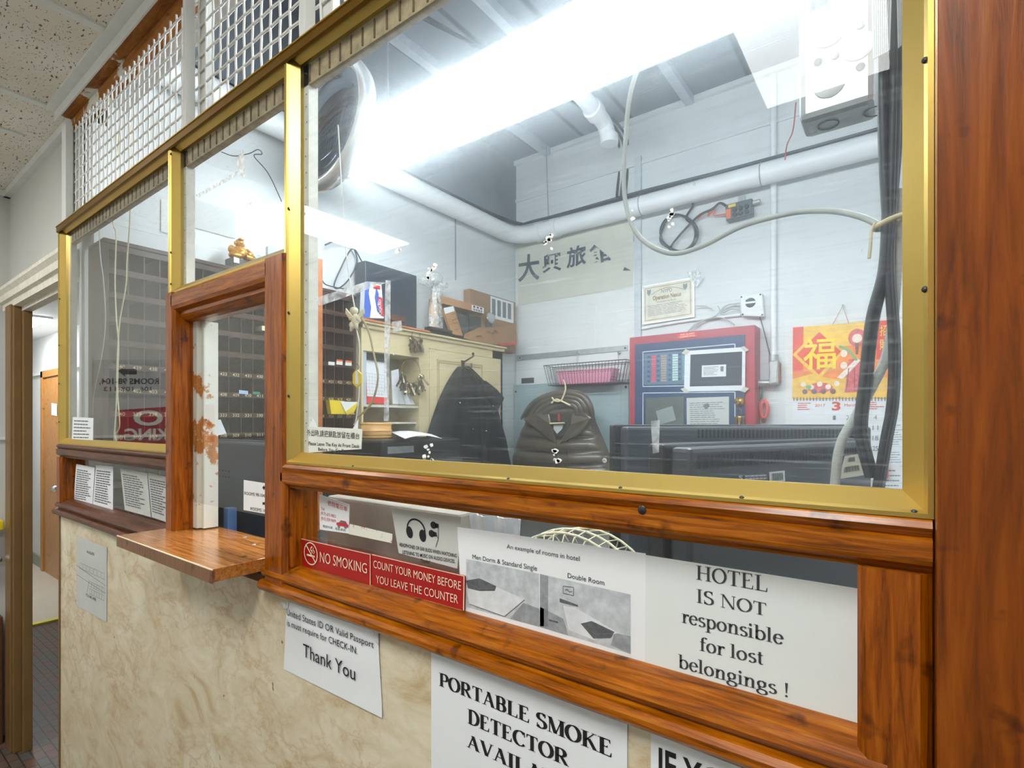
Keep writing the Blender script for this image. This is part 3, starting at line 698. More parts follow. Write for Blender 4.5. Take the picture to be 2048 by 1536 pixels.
# ================================================================== NOTICES ON THE COUNTER
def note(name, label, cat, q, m=PAPER, curl=None, th=0.0006, group=None):
    r = thing(name, label, cat, tuple((q[0] + q[1] + q[2] + q[3]) / 4), group)
    sheet(q, m, 'sheet', r, th, curl=curl); return r
def ink(r, fn, m=INK, name='lettering'):
    mb = MB(); fn(mb); return mb.build(name, m, r, fixn=False)
Q = lambda y, *p: [PY(u, v, y) for u, v in p]
# marbled panel
q = Q(-.001, (154, 1072), (214, 1095), (213.5, 1244), (153, 1211))
r = note('floor_plan_sheet', 'small hand-drawn floor plan sheet on the marbled panel under the doorway end', 'paper', q, PAPERG)
def f(mb):
    for a in ((.0, .42, .98, .52), (.0, .55, .98, .62)): qline(mb, q, [(a[0], a[1]), (a[2], a[3])], .0012)
    for i in range(7): patch_ = [(.12 + .12 * i, .36), (.22 + .12 * i, .36), (.22 + .12 * i, .44), (.12 + .12 * i, .44), (.12 + .12 * i, .36)]; qline(mb, q, patch_, .0009)
    for i in range(6):
        for t0 in (.56, .66): qline(mb, q, [(.46 + .08 * i, t0), (.53 + .08 * i, t0), (.53 + .08 * i, t0 + .07), (.46 + .08 * i, t0 + .07), (.46 + .08 * i, t0)], .0009)
    qline(mb, q, [(.38, .74), (.45, .54)], .0016)
    text(mb, '4th FLOOR', [bil(q, .36, .14), bil(q, .62, .14), bil(q, .62, .18), bil(q, .36, .18)])
    text(mb, 'YOU ARE HERE', [bil(q, .34, .75), bil(q, .68, .75), bil(q, .68, .79), bil(q, .34, .79)])
ink(r, f, INKG)
q = Q(-.001, (574, 1202), (757, 1265), (766, 1435), (568, 1338))
r = note('check_in_notice', 'white paper notice asking for ID at check-in, taped below the wood rail', 'notice', q, curl=lambda s, t: .0025 * (t ** 3) * s + .001 * math.sin(5 * t) * s)
def f(mb):
    text(mb, 'United States ID OR Valid Passport', row(PY, -.001, 576, 750, 1229, 1295, 1216, 1282), .003)
    text(mb, 'is must require for CHECK-IN.', row(PY, -.001, 577, 717.6, 1250, 1307.7, 1238, 1294), .003)
    text(mb, 'Thank You', row(PY, -.001, 609.4, 713.5, 1311, 1359.4, 1285.5, 1332), .0035)
ink(r, f)
for p in (((560, 1206), (577, 1203), (575, 1219), (566, 1216)), ((742, 1264), (757, 1265), (757, 1292), (748, 1280))):
    sheet(Q(-.0035, *p), film_mat('clear_tape', (236, 238, 238), 0.55), 'tape', r, .0002)
q = Q(-.001, (863, 1299), (1255, 1442), (1254, 1760), (863, 1560))
r = note('smoke_detector_notice', 'large white notice with bold serif capitals about a portable smoke detector', 'notice', q)
def f(mb):
    serif(mb, 'PORTABLE SMOKE', row(PY, -.001, 879, 1224, 1370, 1514, 1344, 1481), .23, .06)
    serif(mb, 'DETECTOR', row(PY, -.001, 936, 1139, 1445, 1533, 1416, 1503), .23, .06)
    serif(mb, 'AVAILABLE', row(PY, -.001, 934, 1170, 1492, 1606, 1466, 1572), .23, .06)
ink(r, f)
q = Q(-.001, (1302, 1465), (1700, 1618), (1700, 1900), (1302, 1720))
r = note('bold_type_notice', 'white notice with heavy sans capitals low beside the smoke detector notice', 'notice', q)
ink(r, lambda mb: text(mb, 'IF YOU', row(PY, -.001, 1318, 1492, 1552, 1626, 1495, 1562), bold=.02))
# red engraved signs standing on the sill
def plate(name, label, pts, y, m=REDP):
    q = Q(y, *pts); r = thing(name, label, 'sign', tuple((q[2] + q[3]) / 2)); n = Vector((0, .003, 0))
    MB().prism(q, n).build('plate', m, r); e = [p + Vector((0, -.0002, 0)) for p in q]
    mb = MB()
    for a, b, t in ((1, 2, .0016), (0, 1, .001)): qline(mb, [e[0], e[1], e[2], e[3]], [((0, 0), (1, 0), (1, 1), (0, 1))[a], ((0, 0), (1, 0), (1, 1), (0, 1))[b]], t, .0004)
    mb.build('pale_edge', CREAMT, r, fixn=False)
    return r, q
r, q = plate('no_smoking_sign', 'red engraved no smoking sign with a cigarette symbol on the sill', ((603, 1077.6), (741, 1109), (741, 1170), (604, 1131)), .021)
def f(mb):
    text(mb, 'NO SMOKING', row(PY, .021, 641, 735, 1124, 1147, 1103, 1127), bold=-.006)
    c, rx, ry = (.155, .46), .103, .40
    qline(mb, q, [(c[0] + rx * math.cos(a * math.pi / 16), c[1] + ry * math.sin(a * math.pi / 16)) for a in range(33)], .0022)
    qline(mb, q, [(c[0] - rx * .7, c[1] - ry * .7), (c[0] + rx * .7, c[1] + ry * .7)], .0026)
    patch(mb, q, .09, .50, .19, .57); patch(mb, q, .197, .50, .215, .57)
    qline(mb, q, [(.175, .44), (.18, .36), (.155, .33), (.16, .24), (.18, .2)], .0024); qline(mb, q, [(.2, .44), (.215, .36), (.19, .3), (.2, .22)], .0016)
ink(r, f, CREAMT)
r, q = plate('count_money_sign', 'red engraved sign about counting your money, next along the sill', ((743.8, 1109), (928.7, 1152.3), (927.5, 1221), (743.8, 1170)), .021)
def f(mb):
    text(mb, 'COUNT YOUR MONEY BEFORE', row(PY, .021, 748, 923, 1135, 1180, 1120, 1163), bold=-.006)
    text(mb, 'YOU LEAVE THE COUNTER', row(PY, .021, 753, 917, 1165, 1207, 1150, 1190), bold=-.006)
ink(r, f, CREAMT)
# papers against the low wide pane
PH0 = mat('photo_light_grey', (188, 194, 198), 0.7, var=0.22, scale=60); PH1 = mat('photo_mid_grey', (146, 152, 156), 0.7, var=0.25, scale=70)
PH2 = mat('photo_pale', (214, 218, 222), 0.7, var=0.12, scale=50); PH3 = mat('photo_dark_grey', (92, 96, 100), 0.7, var=0.3, scale=90)
y = .0265
q = Q(y, (915, 1054), (1291.5, 1107), (1290.8, 1327), (924, 1219))
r = note('room_photo_sheet', 'white sheet with two grey printed photos of hotel rooms with beds', 'notice', q)
def f(mb):
    text(mb, 'An example of rooms in hotel', row(PY, y, 1014.5, 1160, 1096, 1122, 1088, 1112))
    text(mb, 'Men Dorm & Standard Single', row(PY, y, 946, 1074.7, 1117, 1141.4, 1108.5, 1131.3))
    text(mb, 'Double Room', row(PY, y, 1136.2, 1209.4, 1155, 1170, 1145.4, 1160))
ink(r, f)
p1 = Q(y, (933.2, 1117.5), (1078.3, 1147.2), (1079.8, 1253.3), (933.2, 1213.4)); p2 = Q(y, (1080.6, 1147.6), (1261.8, 1188.8), (1261.8, 1307.5), (1080.6, 1253.6))
def pic(p, floor, bed, pillow, lines):
    mb = MB(); patch(mb, p, 0, 0, 1, 1, .0008); o = mb.build('printed_photo', PH0, r, fixn=False)
    for nm, m, polys, off in (('printed_floor', PH1, floor, .001), ('printed_bed', PH2, bed, .0011), ('printed_pillow', PH3, pillow, .0013)):
        for pl in polys: mb = MB(); qpoly(mb, p, pl, off); mb.build(nm, m, o, fixn=False)
    for l in lines: mb = MB(); qline(mb, p, l, .0008, .0014); mb.build('printed_line', INKG, o, fixn=False)
pic(p1, [[(.8, .62), (1, .66), (1, 1), (.62, 1)]], [[(0, .6), (.4, .42), (.82, .55), (.55, .98), (.05, .92)]], [[(0, .45), (.2, .34), (.44, .42), (.42, .52), (.2, .6), (.03, .6)]], [[(.05, .92), (.55, .98), (.82, .55)], [(.02, .5), (.2, .54), (.43, .47)]])
pic(p2, [[(.0, .62), (.28, .72), (.34, 1), (0, 1)], [(0, 0), (.1, 0), (.1, .95), (0, .98)], [(.84, .72), (1, .7), (1, 1), (.8, .95)]], [[(.28, .48), (.42, .46), (.88, .7), (.62, .95), (.34, .9)]],
    [[(.48, .72), (.6, .62), (.84, .7), (.8, .82), (.62, .92)], [(.24, .36), (.45, .4), (.45, .43), (.24, .43)], [(.11, .8), (.22, .8), (.22, .83), (.11, .83)]], [[(.28, .12), (.4, .1), (.4, .25), (.28, .25), (.28, .12)], [(.3, .19), (.33, .16), (.35, .2), (.385, .18)], [(.5, .74), (.64, .83), (.82, .74)]])
y = .0262
q = Q(y, (1291.5, 1110), (1722, 1178), (1725, 1451), (1291, 1327))
r = note('lost_belongings_notice', 'white notice in large serif letters about lost belongings, end of the low pane', 'notice', q, PAPER3)
def f(mb):
    serif(mb, 'HOTEL', row(PY, y, 1393, 1535, 1158, 1183, 1130, 1152)); serif(mb, 'IS NOT', row(PY, y, 1394, 1533, 1204, 1231, 1177, 1206))
    serif(mb, 'responsible', row(PY, y, 1364, 1568, 1244, 1289, 1217, 1260)); serif(mb, 'for lost', row(PY, y, 1400, 1527, 1300, 1328.6, 1273, 1301))
    serif(mb, 'belongings !', row(PY, y, 1357, 1576, 1334, 1394, 1307, 1366))
ink(r, f, mat('dark_grey_ink', (58, 60, 64), .7))
y = .0288
q = Q(y, (639, 989), (699, 1009), (698, 1067), (640, 1059))
r = note('car_service_card', 'small white card with red phone numbers and a pink car behind the low pane', 'card', q)
def f(mb):
    text(mb, '修翔電召車', [bil(q, .3, .08), bil(q, .95, .1), bil(q, .95, .26), bil(q, .3, .24)], full=True)
    text(mb, 'Tel:', [bil(q, .06, .34), bil(q, .2, .34), bil(q, .2, .42), bil(q, .06, .42)])
    text(mb, '(917) 673-9852', [bil(q, .06, .47), bil(q, .58, .47), bil(q, .58, .56), bil(q, .06, .56)]); text(mb, '(917) 559-9699', [bil(q, .06, .62), bil(q, .58, .62), bil(q, .58, .71), bil(q, .06, .71)])
    qpoly(mb, q, [(.6, .78), (.6, .7), (.68, .68), (.74, .6), (.9, .6), (.95, .68), (.99, .7), (.99, .8)])
ink(r, f, mat('red_ink', (196, 50, 52), 0.7))
def f(mb):
    qpoly(mb, q, [(.7, .68), (.75, .62), (.88, .62), (.92, .68)], .0016)
    for s in (.68, .9): qpoly(mb, q, [(s + .04 * math.cos(k), .8 + .05 * math.sin(k)) for k in [i * .628 for i in range(10)]], .0016)
    text(mb, '電話叫車   各區都到', [bil(q, .12, .84), bil(q, .9, .86), bil(q, .9, .95), bil(q, .12, .92)], full=True)
ink(r, f, INKG, 'small_print')
q = Q(y, (783, 1015), (923, 1034), (915, 1137), (798, 1106))
r = note('headphone_notice', 'white notice with black headphones and ear buds pictured, behind the low pane', 'notice', q, PAPERG)
def f(mb):
    text(mb, 'HEADPHONES OR EAR BUDS WHEN WATCHING', row(PY, y, 800, 914.6, 1092, 1115, 1085, 1108), bold=.012)
    text(mb, 'LISTENING TO MUSIC ON AUDIO DEVICES.', row(PY, y, 806, 911, 1107, 1126, 1100, 1119), bold=.012)
    text(mb, 'Thanks!', row(PY, y, 842, 861, 1124, 1127, 1117, 1120), bold=.012)
    qline(mb, q, [(.36 + .14 * math.cos(a * math.pi / 12), .42 - .24 * math.sin(a * math.pi / 12)) for a in range(-2, 15)], .003)
    for s, t_ in ((.25, .48), (.46, .5)): qpoly(mb, q, [(s + .055 * math.cos(k), t_ + .13 * math.sin(k)) for k in [i * .5236 for i in range(12)]])
    for s, t_ in ((.63, .24), (.6, .42)):
        qpoly(mb, q, [(s + .045 * math.cos(k), t_ + .075 * math.sin(k)) for k in [i * .5236 for i in range(12)]]); qpoly(mb, q, [(s + .03, t_ - .05), (s + .075, t_ - .04), (s + .075, t_ + .04), (s + .03, t_ + .05)])
        qline(mb, q, [(s + .07, t_), (.7, .5), (.66, .68)], .001)
ink(r, f)
q = Q(.029, (700, 1048), (785, 1068), (784, 1086), (698, 1068))
r = note('torn_sticker', 'torn white sticker strip stuck low behind the pane beside the card', 'sticker', q, PEEL)
# left low pane papers
for i, (p, lb, m) in enumerate((
    (((152.7, 928), (190, 935), (185, 1013), (147, 1006)), 'narrow printed sheet behind the low narrow pane, closest to the wooden end', PAPER),
    (((192, 930), (226, 933), (226, 1024), (186, 1012)), 'printed list sheet with curled corner, second behind the low narrow pane', PAPER),
    (((241, 937), (294, 946), (302, 1034), (250, 1020)), 'faded printed sheet third behind the low narrow pane', PAPERG),
    (((296, 946), (338, 954), (338, 1046), (304, 1034)), 'faded grey printed sheet beside the ledge post, last behind the narrow pane', PAPERG))):
    q = Q(.0288, *p); r = note('printed_sheet', lb, 'paper', q, m, group='papers behind the low narrow pane')
    ink(r, lambda mb: fineprint(mb, q, 14, seed=i, h=.5), INKG, 'fine_print')
q = Q(.0116, (146, 834), (187, 836), (186, 886), (144, 885))
r = note('small_notice', 'small white notice low in the narrow gold framed pane', 'notice', q)
ink(r, lambda mb: fineprint(mb, q, 6, seed=9, h=.35), INKG, 'fine_print')
y = .0272
q = Q(y, (488, 960), (574, 973), (574, 1035), (487.5, 1020))
r = note('room_direction_sign', 'white room direction sign with two black arrows on the service pane', 'sign', q)
def f(mb):
    text(mb, 'ROOMS 98-104, 106, 108-113', row(PY, y, 490, 569, 989, 1000, 983, 993)); text(mb, 'ROOMS 105-107, 115', row(PY, y, 502, 563, 1020, 1030, 1014, 1023))
    for sgn, v in ((-1, 975.5), (1, 1007)):
        c = 529; P = [(c + sgn * 4.5, v), (c + sgn * .5, v - 5.5), (c + sgn * .5, v - 2.5), (c - sgn * 4, v - 2.5), (c - sgn * 4, v + 2.5), (c + sgn * .5, v + 2.5), (c + sgn * .5, v + 5.5)]
        a = [PY(u_, v_, y - .0012) for u_, v_ in P]; mb.add(a, [tuple(range(7))])
ink(r, f)
y = .0116
q = Q(y, (616.5, 853), (725, 858), (723, 898), (618, 905))
r = note('leave_key_notice', 'white bilingual notice about leaving the key, low corner of the large pane', 'notice', q, PAPER2)
def f(mb):
    text(mb, '外出時,請把鎖匙放留在櫃台', row(PY, y, 615, 720, 872, 879, 858, 866), full=True)
    text(mb, 'Please Leave The Key At Front Desk', row(PY, y, 618, 720, 890, 896, 883, 889), bold=.006); text(mb, 'Before You Go Out', row(PY, y, 637.4, 695.8, 901, 905, 895, 899), bold=.006)
ink(r, f)
for p in (((618, 853), (626, 838), (634, 854), (626, 856)), ((706, 857), (717, 838), (716, 858), (710, 859))):
    sheet(Q(y, *p), PAPER, 'torn_corner', r, .0004)
# tape on the panes
FILM = film_mat('wrinkled_clear_tape', (226, 232, 236), 0.34, .2)
for i, (p, lb) in enumerate((
    (((628, 597), (735, 563), (772, 566), (640, 612)), 'long wrinkled strip of clear tape slanting across the large pane'),
    (((771, 560), (782, 562), (778, 842), (768, 842)), 'upright strip of clear tape on the large pane'),
    (((784, 644), (803, 641), (805, 661), (786, 664)), 'small square of clear tape beside the upright tape strip'),
    (((1302, 842), (1320, 840), (1318, 905), (1306, 907)), 'short cloudy tape strip in front of the larger monitor'))):
    tag(sheet(Q(.0108, *p), FILM, 'clear_tape', None, .0003, 10, 4, lambda s, t: .0006 * abs(math.sin(23 * s + 9 * t))), lb, 'tape')
for i, (p, lb) in enumerate((
    (((472, 318), (487, 300), (490, 355), (480, 350)), 'torn white tape corner high on the pane above the service window'),
    (((392, 390), (478, 340), (472, 352), (396, 396)), 'long thin torn white tape slanting above the service window'),
    (((494, 407), (504, 404), (500, 416), (497, 414)), 'tiny white tape scrap near the gold mullion'))):
    tag(sheet(Q(.0108, *p), film_mat('white_tape', (240, 242, 240), 0.8), 'white_tape', None, .0003), lb, 'tape')
FLK = mat('white_glue_residue', (244, 246, 246), .7)
for k, (u, v, s_, lb) in enumerate(((797, 495, 9, 'white glue fleck under the pale light reflection'), (862, 545, 15, 'ragged white glue mark above the bagged figure'), (855, 905, 16, 'white glue residue at the foot of the black jacket'), (1098, 482, 18, 'ragged white glue mark beside the brush-lettered sheet'), (1112, 912, 13, 'white glue flecks on the pane before the puffer jacket'), (1264, 432, 11, 'white square of tape beside the grey cable loop'), (1340, 437, 17, 'scribbled white residue by the black cable coil'))):
    mb = MB(); rnd = random.Random(k)
    for _ in range(9 if s_ > 12 else 2):
        a, b, h = rnd.uniform(-s_, s_) * .6, rnd.uniform(-s_, s_), rnd.uniform(2, 5.5)
        mb.prism([PY(u + a + h * math.cos(t_ * 1.05) * rnd.uniform(.6, 1.3), v + b + h * math.sin(t_ * 1.05) * rnd.uniform(.6, 1.3), .0122) for t_ in range(6)], (0, -.0004, 0))
    tag(mb.build('glue_residue', FLK), lb, 'residue')

# ================================================================== SIDE WALL OF THE OFFICE
PXF = -2.17
root = thing('pigeonhole_rack', 'tall dark wooden key pigeonhole rack with painted room numbers along its rails', 'key rack', (-2.25, .55, 1.1))
y0, PIT, ZT, ROW = .0675, .0489, 2.178, .0815
y1 = y0 + 20 * PIT; NR = 13; zb = ZT - ROW * NR
for ya, yb in ((y0 - .025, y0 - .008), (y1 + .004, y1 + .02)): MB().box((SX + .002, ya, zb), (PXF, yb, ZT)).build('side_panel', DKWOOD, root, .003)
MB().box((SX + .002, y0 - .025, ZT), (PXF + .004, y1 + .02, ZT + .016)).build('top_board', DKWOOD, root, .003)
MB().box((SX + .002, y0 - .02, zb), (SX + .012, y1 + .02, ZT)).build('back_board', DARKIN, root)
sh = MB(); rl = MB(); dv = MB()
for k in range(NR + 1):
    z = ZT - ROW * k; sh.box((SX + .012, y0 - .01, z - .012), (PXF - .004, y1 + .01, z - .004)); rl.box((PXF - .006, y0 - .01, z - .02), (PXF, y1 + .01, z))
for j in range(1, 20): dv.box((SX + .012, y0 + PIT * j - .002, zb), (PXF - .007, y0 + PIT * j + .002, ZT))
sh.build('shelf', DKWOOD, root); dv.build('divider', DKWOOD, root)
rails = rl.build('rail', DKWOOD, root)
NUMS = mat('faded_cream_number_paint', (206, 192, 150), .7, var=.2, scale=60)
for k, nums in ((5, range(440, 420, -1)), (6, range(401, 421)), (7, range(340, 320, -1)), (8, range(301, 321))):
    z = ZT - ROW * k - .010
    for j, n in enumerate(nums):
        c = y0 + PIT * (j + .5); q = [Vector((PXF, c - .013, z + .006)), Vector((PXF, c + .013, z + .006)), Vector((PXF, c + .013, z - .006)), Vector((PXF, c - .013, z - .006))]
        mb = MB(); text(mb, str(n), q, .0008, .004); mb.build('room_number', NUMS, rails, fixn=False)
up = tag(MB().box((PXF + .003, PX(626, 520, PXF).y, 1.0), (PXF + .018, PX(641, 520, PXF).y, PX(633, 518, PXF).z)).build('wooden_upright', ORANGEW, None, .002), 'orange-brown wooden upright batten in front of the pigeonhole rack', 'batten')
def px_box(name, label, cat, u0, u1, v0, v1, x0, x1, m, group=None, bevel=.001, zfix=None):
    a, b = PX(u0, v0, x1), PX(u1, v1, x1)
    z0 = zfix if zfix is not None else b.z
    return tag(MB().box((x0, min(a.y, b.y), min(z0, a.z)), (x1, max(a.y, b.y), max(z0, a.z))).build(name, m, None, bevel), label, cat, group)
# things tucked in the pigeonholes
def qxsheet(name, label, cat, x, pts, m, curl=None, group=None):
    return tag(sheet([PX(u, v, x) for u, v in pts], m, name, None, .0006, curl=curl), label, cat, group)
YEL = mat('yellow_plastic', (232, 206, 40), .35)
f1 = thing('yellow_folder', 'bright yellow folder with a white sheet sticking out of the pigeonhole rack', 'folder', tuple(PX(680, 815, PXF + .03)))
MB().prism([PX(u, v, PXF + .004) for u, v in ((651, 800), (680, 802), (703, 829), (655, 828))], (.03, 0, 0)).build('cover', YEL, f1)
MB().prism([PX(u, v, PXF + .036) for u, v in ((680, 803), (716, 804), (692, 826))], (.002, 0, 0)).build('sheet', PAPER, f1)
MB().prism([PX(u, v, PXF + .039) for u, v in ((690, 824), (717, 803), (708, 824), (694, 830))], (.003, 0, 0)).build('flap', YEL, f1)
qxsheet('paper_slip', 'crooked white paper slip leaning out of a pigeonhole above the grey monitor', 'paper', PXF + .02, ((418, 842), (441, 839), (453, 867), (434, 871)), PAPER)
qxsheet('paper_slip', 'blue-edged white slip by the number 410', 'paper', PXF + .004, ((478, 780), (496, 782), (496, 789), (478, 787)), mat('pale_blue_paper', (170, 190, 226), .7))
qxsheet('paper_slip', 'green slip by the number 411', 'paper', PXF + .004, ((506, 783), (520, 784), (520, 789), (506, 788)), mat('green_paper', (40, 130, 110), .7))
qxsheet('paper_slip', 'yellow slip by the number 333', 'paper', PXF + .004, ((410, 822), (422, 822), (422, 829), (410, 829)), YEL)
ORT = mat('orange_tag', (222, 96, 40), .5)
for i, (u, v) in enumerate(((663, 723), (679, 722), (697, 724))):
    t = thing('key_tag', ('small cream tag on a pigeonhole rail beside the wooden upright', 'small orange topped key tag, middle of three on the rail', 'small orange topped key tag at the end of the rail')[i], 'key tag', tuple(PX(u, v, PXF + .004)), 'tags on a pigeonhole rail')
    a, b = PX(u - 6, v, PXF + .004), PX(u + 6, v + 8, PXF + .004); MB().box((PXF + .001, a.y, b.z), (PXF + .005, b.y, a.z)).build('tag', PAPER2, t)
    if i: MB().box((PXF + .001, a.y, a.z), (PXF + .006, b.y, a.z + .008)).build('tag_top', ORT, t)
tag(MB().box((PXF - .05, PX(586 - 63, 0, PXF).y, PX(0, 0, -1).z * 0 + 1.955), (PXF + .004, PX(552, 0, PXF).y, 1.975)).build('paper_strip', mat('yellowed_label', (208, 200, 166), .7)), 'yellowed label strip on the upper rail of the pigeonhole rack', 'label')
# buddha on the rack
g = mat('gilded_figure', (214, 156, 60), .28, metal=.7, var=.3, scale=90)
c = PX(478, 528, -2.24); zt = ZT + .016; S = .00165
bd = thing('buddha_figure', 'small gilded seated figure with a laughing face on a dark base above the rack', 'figurine', (-2.24, c.y, zt))
MB().box((-2.275, c.y - .042, zt), (-2.205, c.y + .045, zt + .055)).build('base', mat('dark_lacquer', (52, 34, 30), .3), bd, .004)
zt += .025; m_ = MB(); cy = c.y
m_.ball((-2.24, cy, zt + .058), (.03, .036, .03)).ball((-2.228, cy, zt + .052), (.024, .028, .022)).ball((-2.236, cy, zt + .098), (.017, .017, .02))
for sgn in (-1, 1):
    m_.tube(smooth_path([(-2.24, cy + sgn * .03, zt + .076), (-2.222, cy + sgn * .042, zt + .058), (-2.208, cy + sgn * .022, zt + .05)], 4), [.011] * 8 + [.009], 8)
    m_.tube(smooth_path([(-2.235, cy + sgn * .02, zt + .036), (-2.212, cy + sgn * .045, zt + .038), (-2.205, cy + sgn * .01, zt + .038)], 4), .012, 8)
    m_.ball((-2.236, cy + sgn * .018, zt + .096), (.005, .004, .009))
m_.ball((-2.219, cy, zt + .097), (.004, .004, .004)).ball((-2.222, cy, zt + .112), (.01, .012, .006)).build('body', g, bd)
MB().ball((-2.24, cy + .05, zt + .045), (.018, .014, .02)).tube(smooth_path([(-2.23, cy + .04, zt + .065), (-2.23, cy + .062, zt + .05), (-2.23, cy + .05, zt + .03)], 5), .004, 6).build('sack', mat('dark_bronze', (84, 56, 40), .35, metal=.5), bd)
MB().box((-2.204, cy - .04, zt + .004), (-2.2, cy - .018, zt + .026)).build('paper_tag', PAPER, bd)
zt -= .025
px_box('glass_block', 'small pale glass block standing above the rack beside the gilded figure', 'block', 536, 552, 492, 520, -2.27, -2.25, mat('pale_glass', (196, 206, 208), .15, spec=.8), zfix=zt)
qxsheet('wall_notice', 'faded grey notice sheet on the wall above the rack', 'notice', SX + .003, ((384, 396), (470, 424), (470, 478), (384, 454)), mat('faded_notice', (204, 208, 206), .8, var=.04))
qxsheet('wall_panel', 'pale rectangular cover panel on the wall above the rack', 'panel', SX + .003, ((322, 398), (345, 400), (345, 470), (322, 463)), WHITE_WALL)
# cream cords close behind the narrow pane
YC = .055
def cord(name, label, pts, y, r, m, cat='cord', group=None, n=6, steps=8):
    return tag(MB().tube(smooth_path([PY(u, v, y) for u, v in pts], steps), r, n).build(name, m), label, cat, group)
ctop = [(234, 300)]
cord('hanging_string', 'cream twisted cord hanging behind the narrow pane, straighter strand', [(262, 250), (260, 430), (254, 520), (252, 570), (240, 640), (236, 690), (234, 740), (233, 800), (230, 850), (228, 882)], YC, .0022, CREAMCORD)
cord('hanging_string', 'cream looped cord hanging behind the narrow pane, crossing its neighbour', [(240, 250), (226, 430), (232, 470), (230, 560), (233, 640), (237, 690), (235, 780), (239, 850), (231, 868), (233, 885)], YC + .006, .0022, CREAMCORD)
cord('hanging_wire', 'thin grey wire bowing down behind the narrow pane', [(197, 250), (199, 480), (207, 560), (211, 640), (204, 710), (188, 790), (186, 830)], .035, .0015, GREYCAB, 'wire')
cord('thin_black_wire', 'thin black wire tied in a bow and slanting down behind the upper middle pane', [(443, 304), (468, 312), (498, 307), (516, 299), (524, 308), (508, 312), (536, 346), (562, 400), (584, 452)], .3, .0016, RUBBER, 'wire')
# -------- beige cabinet
CX = -2.15
yA, yB, yC, yD = 1.094, PX(838, 700, CX).y, PX(858, 700, CX).y, PX(1005, 700, CX).y
cb = thing('beige_cabinet', 'beige painted built-in cabinet with an open niche and a panelled door', 'cabinet', (-2.24, (yA + yD) / 2, 0)); CT = 2.055
MB().box((SX, yD - .02, 0), (CX, yD, CT)).box((SX, yA - .012, 0), (CX, yA, CT)).box((SX, yB, 0), (CX, yC, CT)).box((SX, yC, 1.985), (CX, yD, CT)).box((SX, yA, 1.925), (CX, yB, CT)).box((CX - .03, PX(985, 700, CX).y, 0), (CX, yD, CT)).build('carcass', BEIGE, cb)
MB().box((SX, yA - .012, CT), (CX + .025, yD + .02, CT + .012)).box((SX, yA - .012, CT - .02), (CX + .012, yD + .01, CT)).build('crown', BEIGE, cb, .004)
MB().box((SX + .001, yA, 1.0), (SX + .008, yB, 1.925)).build('niche_back', mat('stained_beige', (176, 164, 132), .6, var=.35, scale=6), cb)
zs = PX(775, 810, CX).z
MB().box((SX + .008, yA, zs - .012), (CX - .004, yB - .001, zs)).build('shelf', mat('pale_shelf_paint', (206, 204, 190), .5), cb)
MB().box((SX + .008, PX(775, 840, CX).y, PX(775, 844, CX).z - .01), (CX - .02, yB - .001, PX(775, 844, CX).z)).build('shelf', mat('pale_shelf_paint', (206, 204, 190), .5), cb)
yE = PX(985, 700, CX).y
dd = MB().box((CX - .02, yC + .004, .2), (CX + .006, yE - .003, 1.982)).build('door', BEIGE, cb, .002)
a, b = PX(872, 735, CX), PX(963, 745, CX)
fr = MB()
for t, w in ((0, .006), (.014, .004)):
    for p, q in (((a.y + t, .5), (a.y + t + w, 1.93 - t)), ((b.y - t - w, .5), (b.y - t, 1.93 - t)), ((a.y + t, 1.93 - t - w), (b.y - t, 1.93 - t))): fr.box((CX + .006, p[0], p[1]), (CX + .0095, q[0], q[1]))
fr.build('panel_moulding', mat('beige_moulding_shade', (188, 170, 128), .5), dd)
for z in (1.74, 1.1): MB().tube([(CX + .008, yE - .004, z), (CX + .008, yE - .004, z + .05)], .005, 8).build('hinge', BRASS, dd)
hk = thing('coat_hook', 'dark iron coat hook on the beige cabinet door', 'hook', tuple(PX(930, 722, CX + .02)))
c = PX(925, 726, CX + .007)
MB().tube(smooth_path([(c.x, c.y, c.z), (c.x + .04, c.y + .012, c.z + .022), (c.x + .06, c.y + .03, c.z + .04), (c.x + .05, c.y + .04, c.z + .055)], 6), .0055, 8).tube(smooth_path([(c.x, c.y, c.z - .012), (c.x + .03, c.y + .01, c.z - .036), (c.x + .052, c.y + .02, c.z - .03), (c.x + .05, c.y + .024, c.z - .004)], 6), .005, 8).ball((c.x + .05, c.y + .04, c.z + .056), .008).box((c.x - .001, c.y - .012, c.z - .05), (c.x + .006, c.y + .012, c.z + .015)).build('hook', mat('dark_iron', (52, 46, 44), .4, metal=.6), hk)
# niche contents
px_box('grey_binder', 'pale grey binder standing at the end of the cabinet niche', 'binder', 724, 733, 696, 806, SX + .02, CX - .01, mat('grey_binder_cover', (176, 188, 198), .45), zfix=zs)
dc = thing('desk_calendar', 'spiral desk calendar with a red footer standing in the cabinet niche', 'calendar', tuple(PX(756, 806, CX)))
q = [PX(u, v, CX - .02) for u, v in ((731, 720), (772, 727), (776, 808), (733, 806))]
MB().prism(q, (-.004, 0, 0)).build('page', PAPER, dc)
mb = MB(); qline(mb, q, [(i / 7, .3) for i in range(8)], .001)
for i in range(1, 7): qline(mb, q, [(i / 7, .3), (i / 7, .8)], .0008); qline(mb, q, [(.0, .3 + i * .08), (1, .3 + i * .08)], .0008)
mb.build('grid_lines', INKG, dc, fixn=False)
mb = MB(); patch(mb, q, 0, .84, 1, 1.0); patch(mb, q, 0, .28, .03, .9); mb.build('red_footer', mat('calendar_red', (206, 44, 36), .6), dc, fixn=False)
mb = MB()
for i in range(12): c = bil([Vector(p) for p in q], (i + .5) / 12, 0); mb.tube([c + Vector((.004, 0, 0)) + Vector((.006 * math.cos(k), 0, .006 * math.sin(k))) for k in [j * .785 for j in range(8)]], .0009, 5, closed=True)
mb.build('spiral', STEEL, dc)
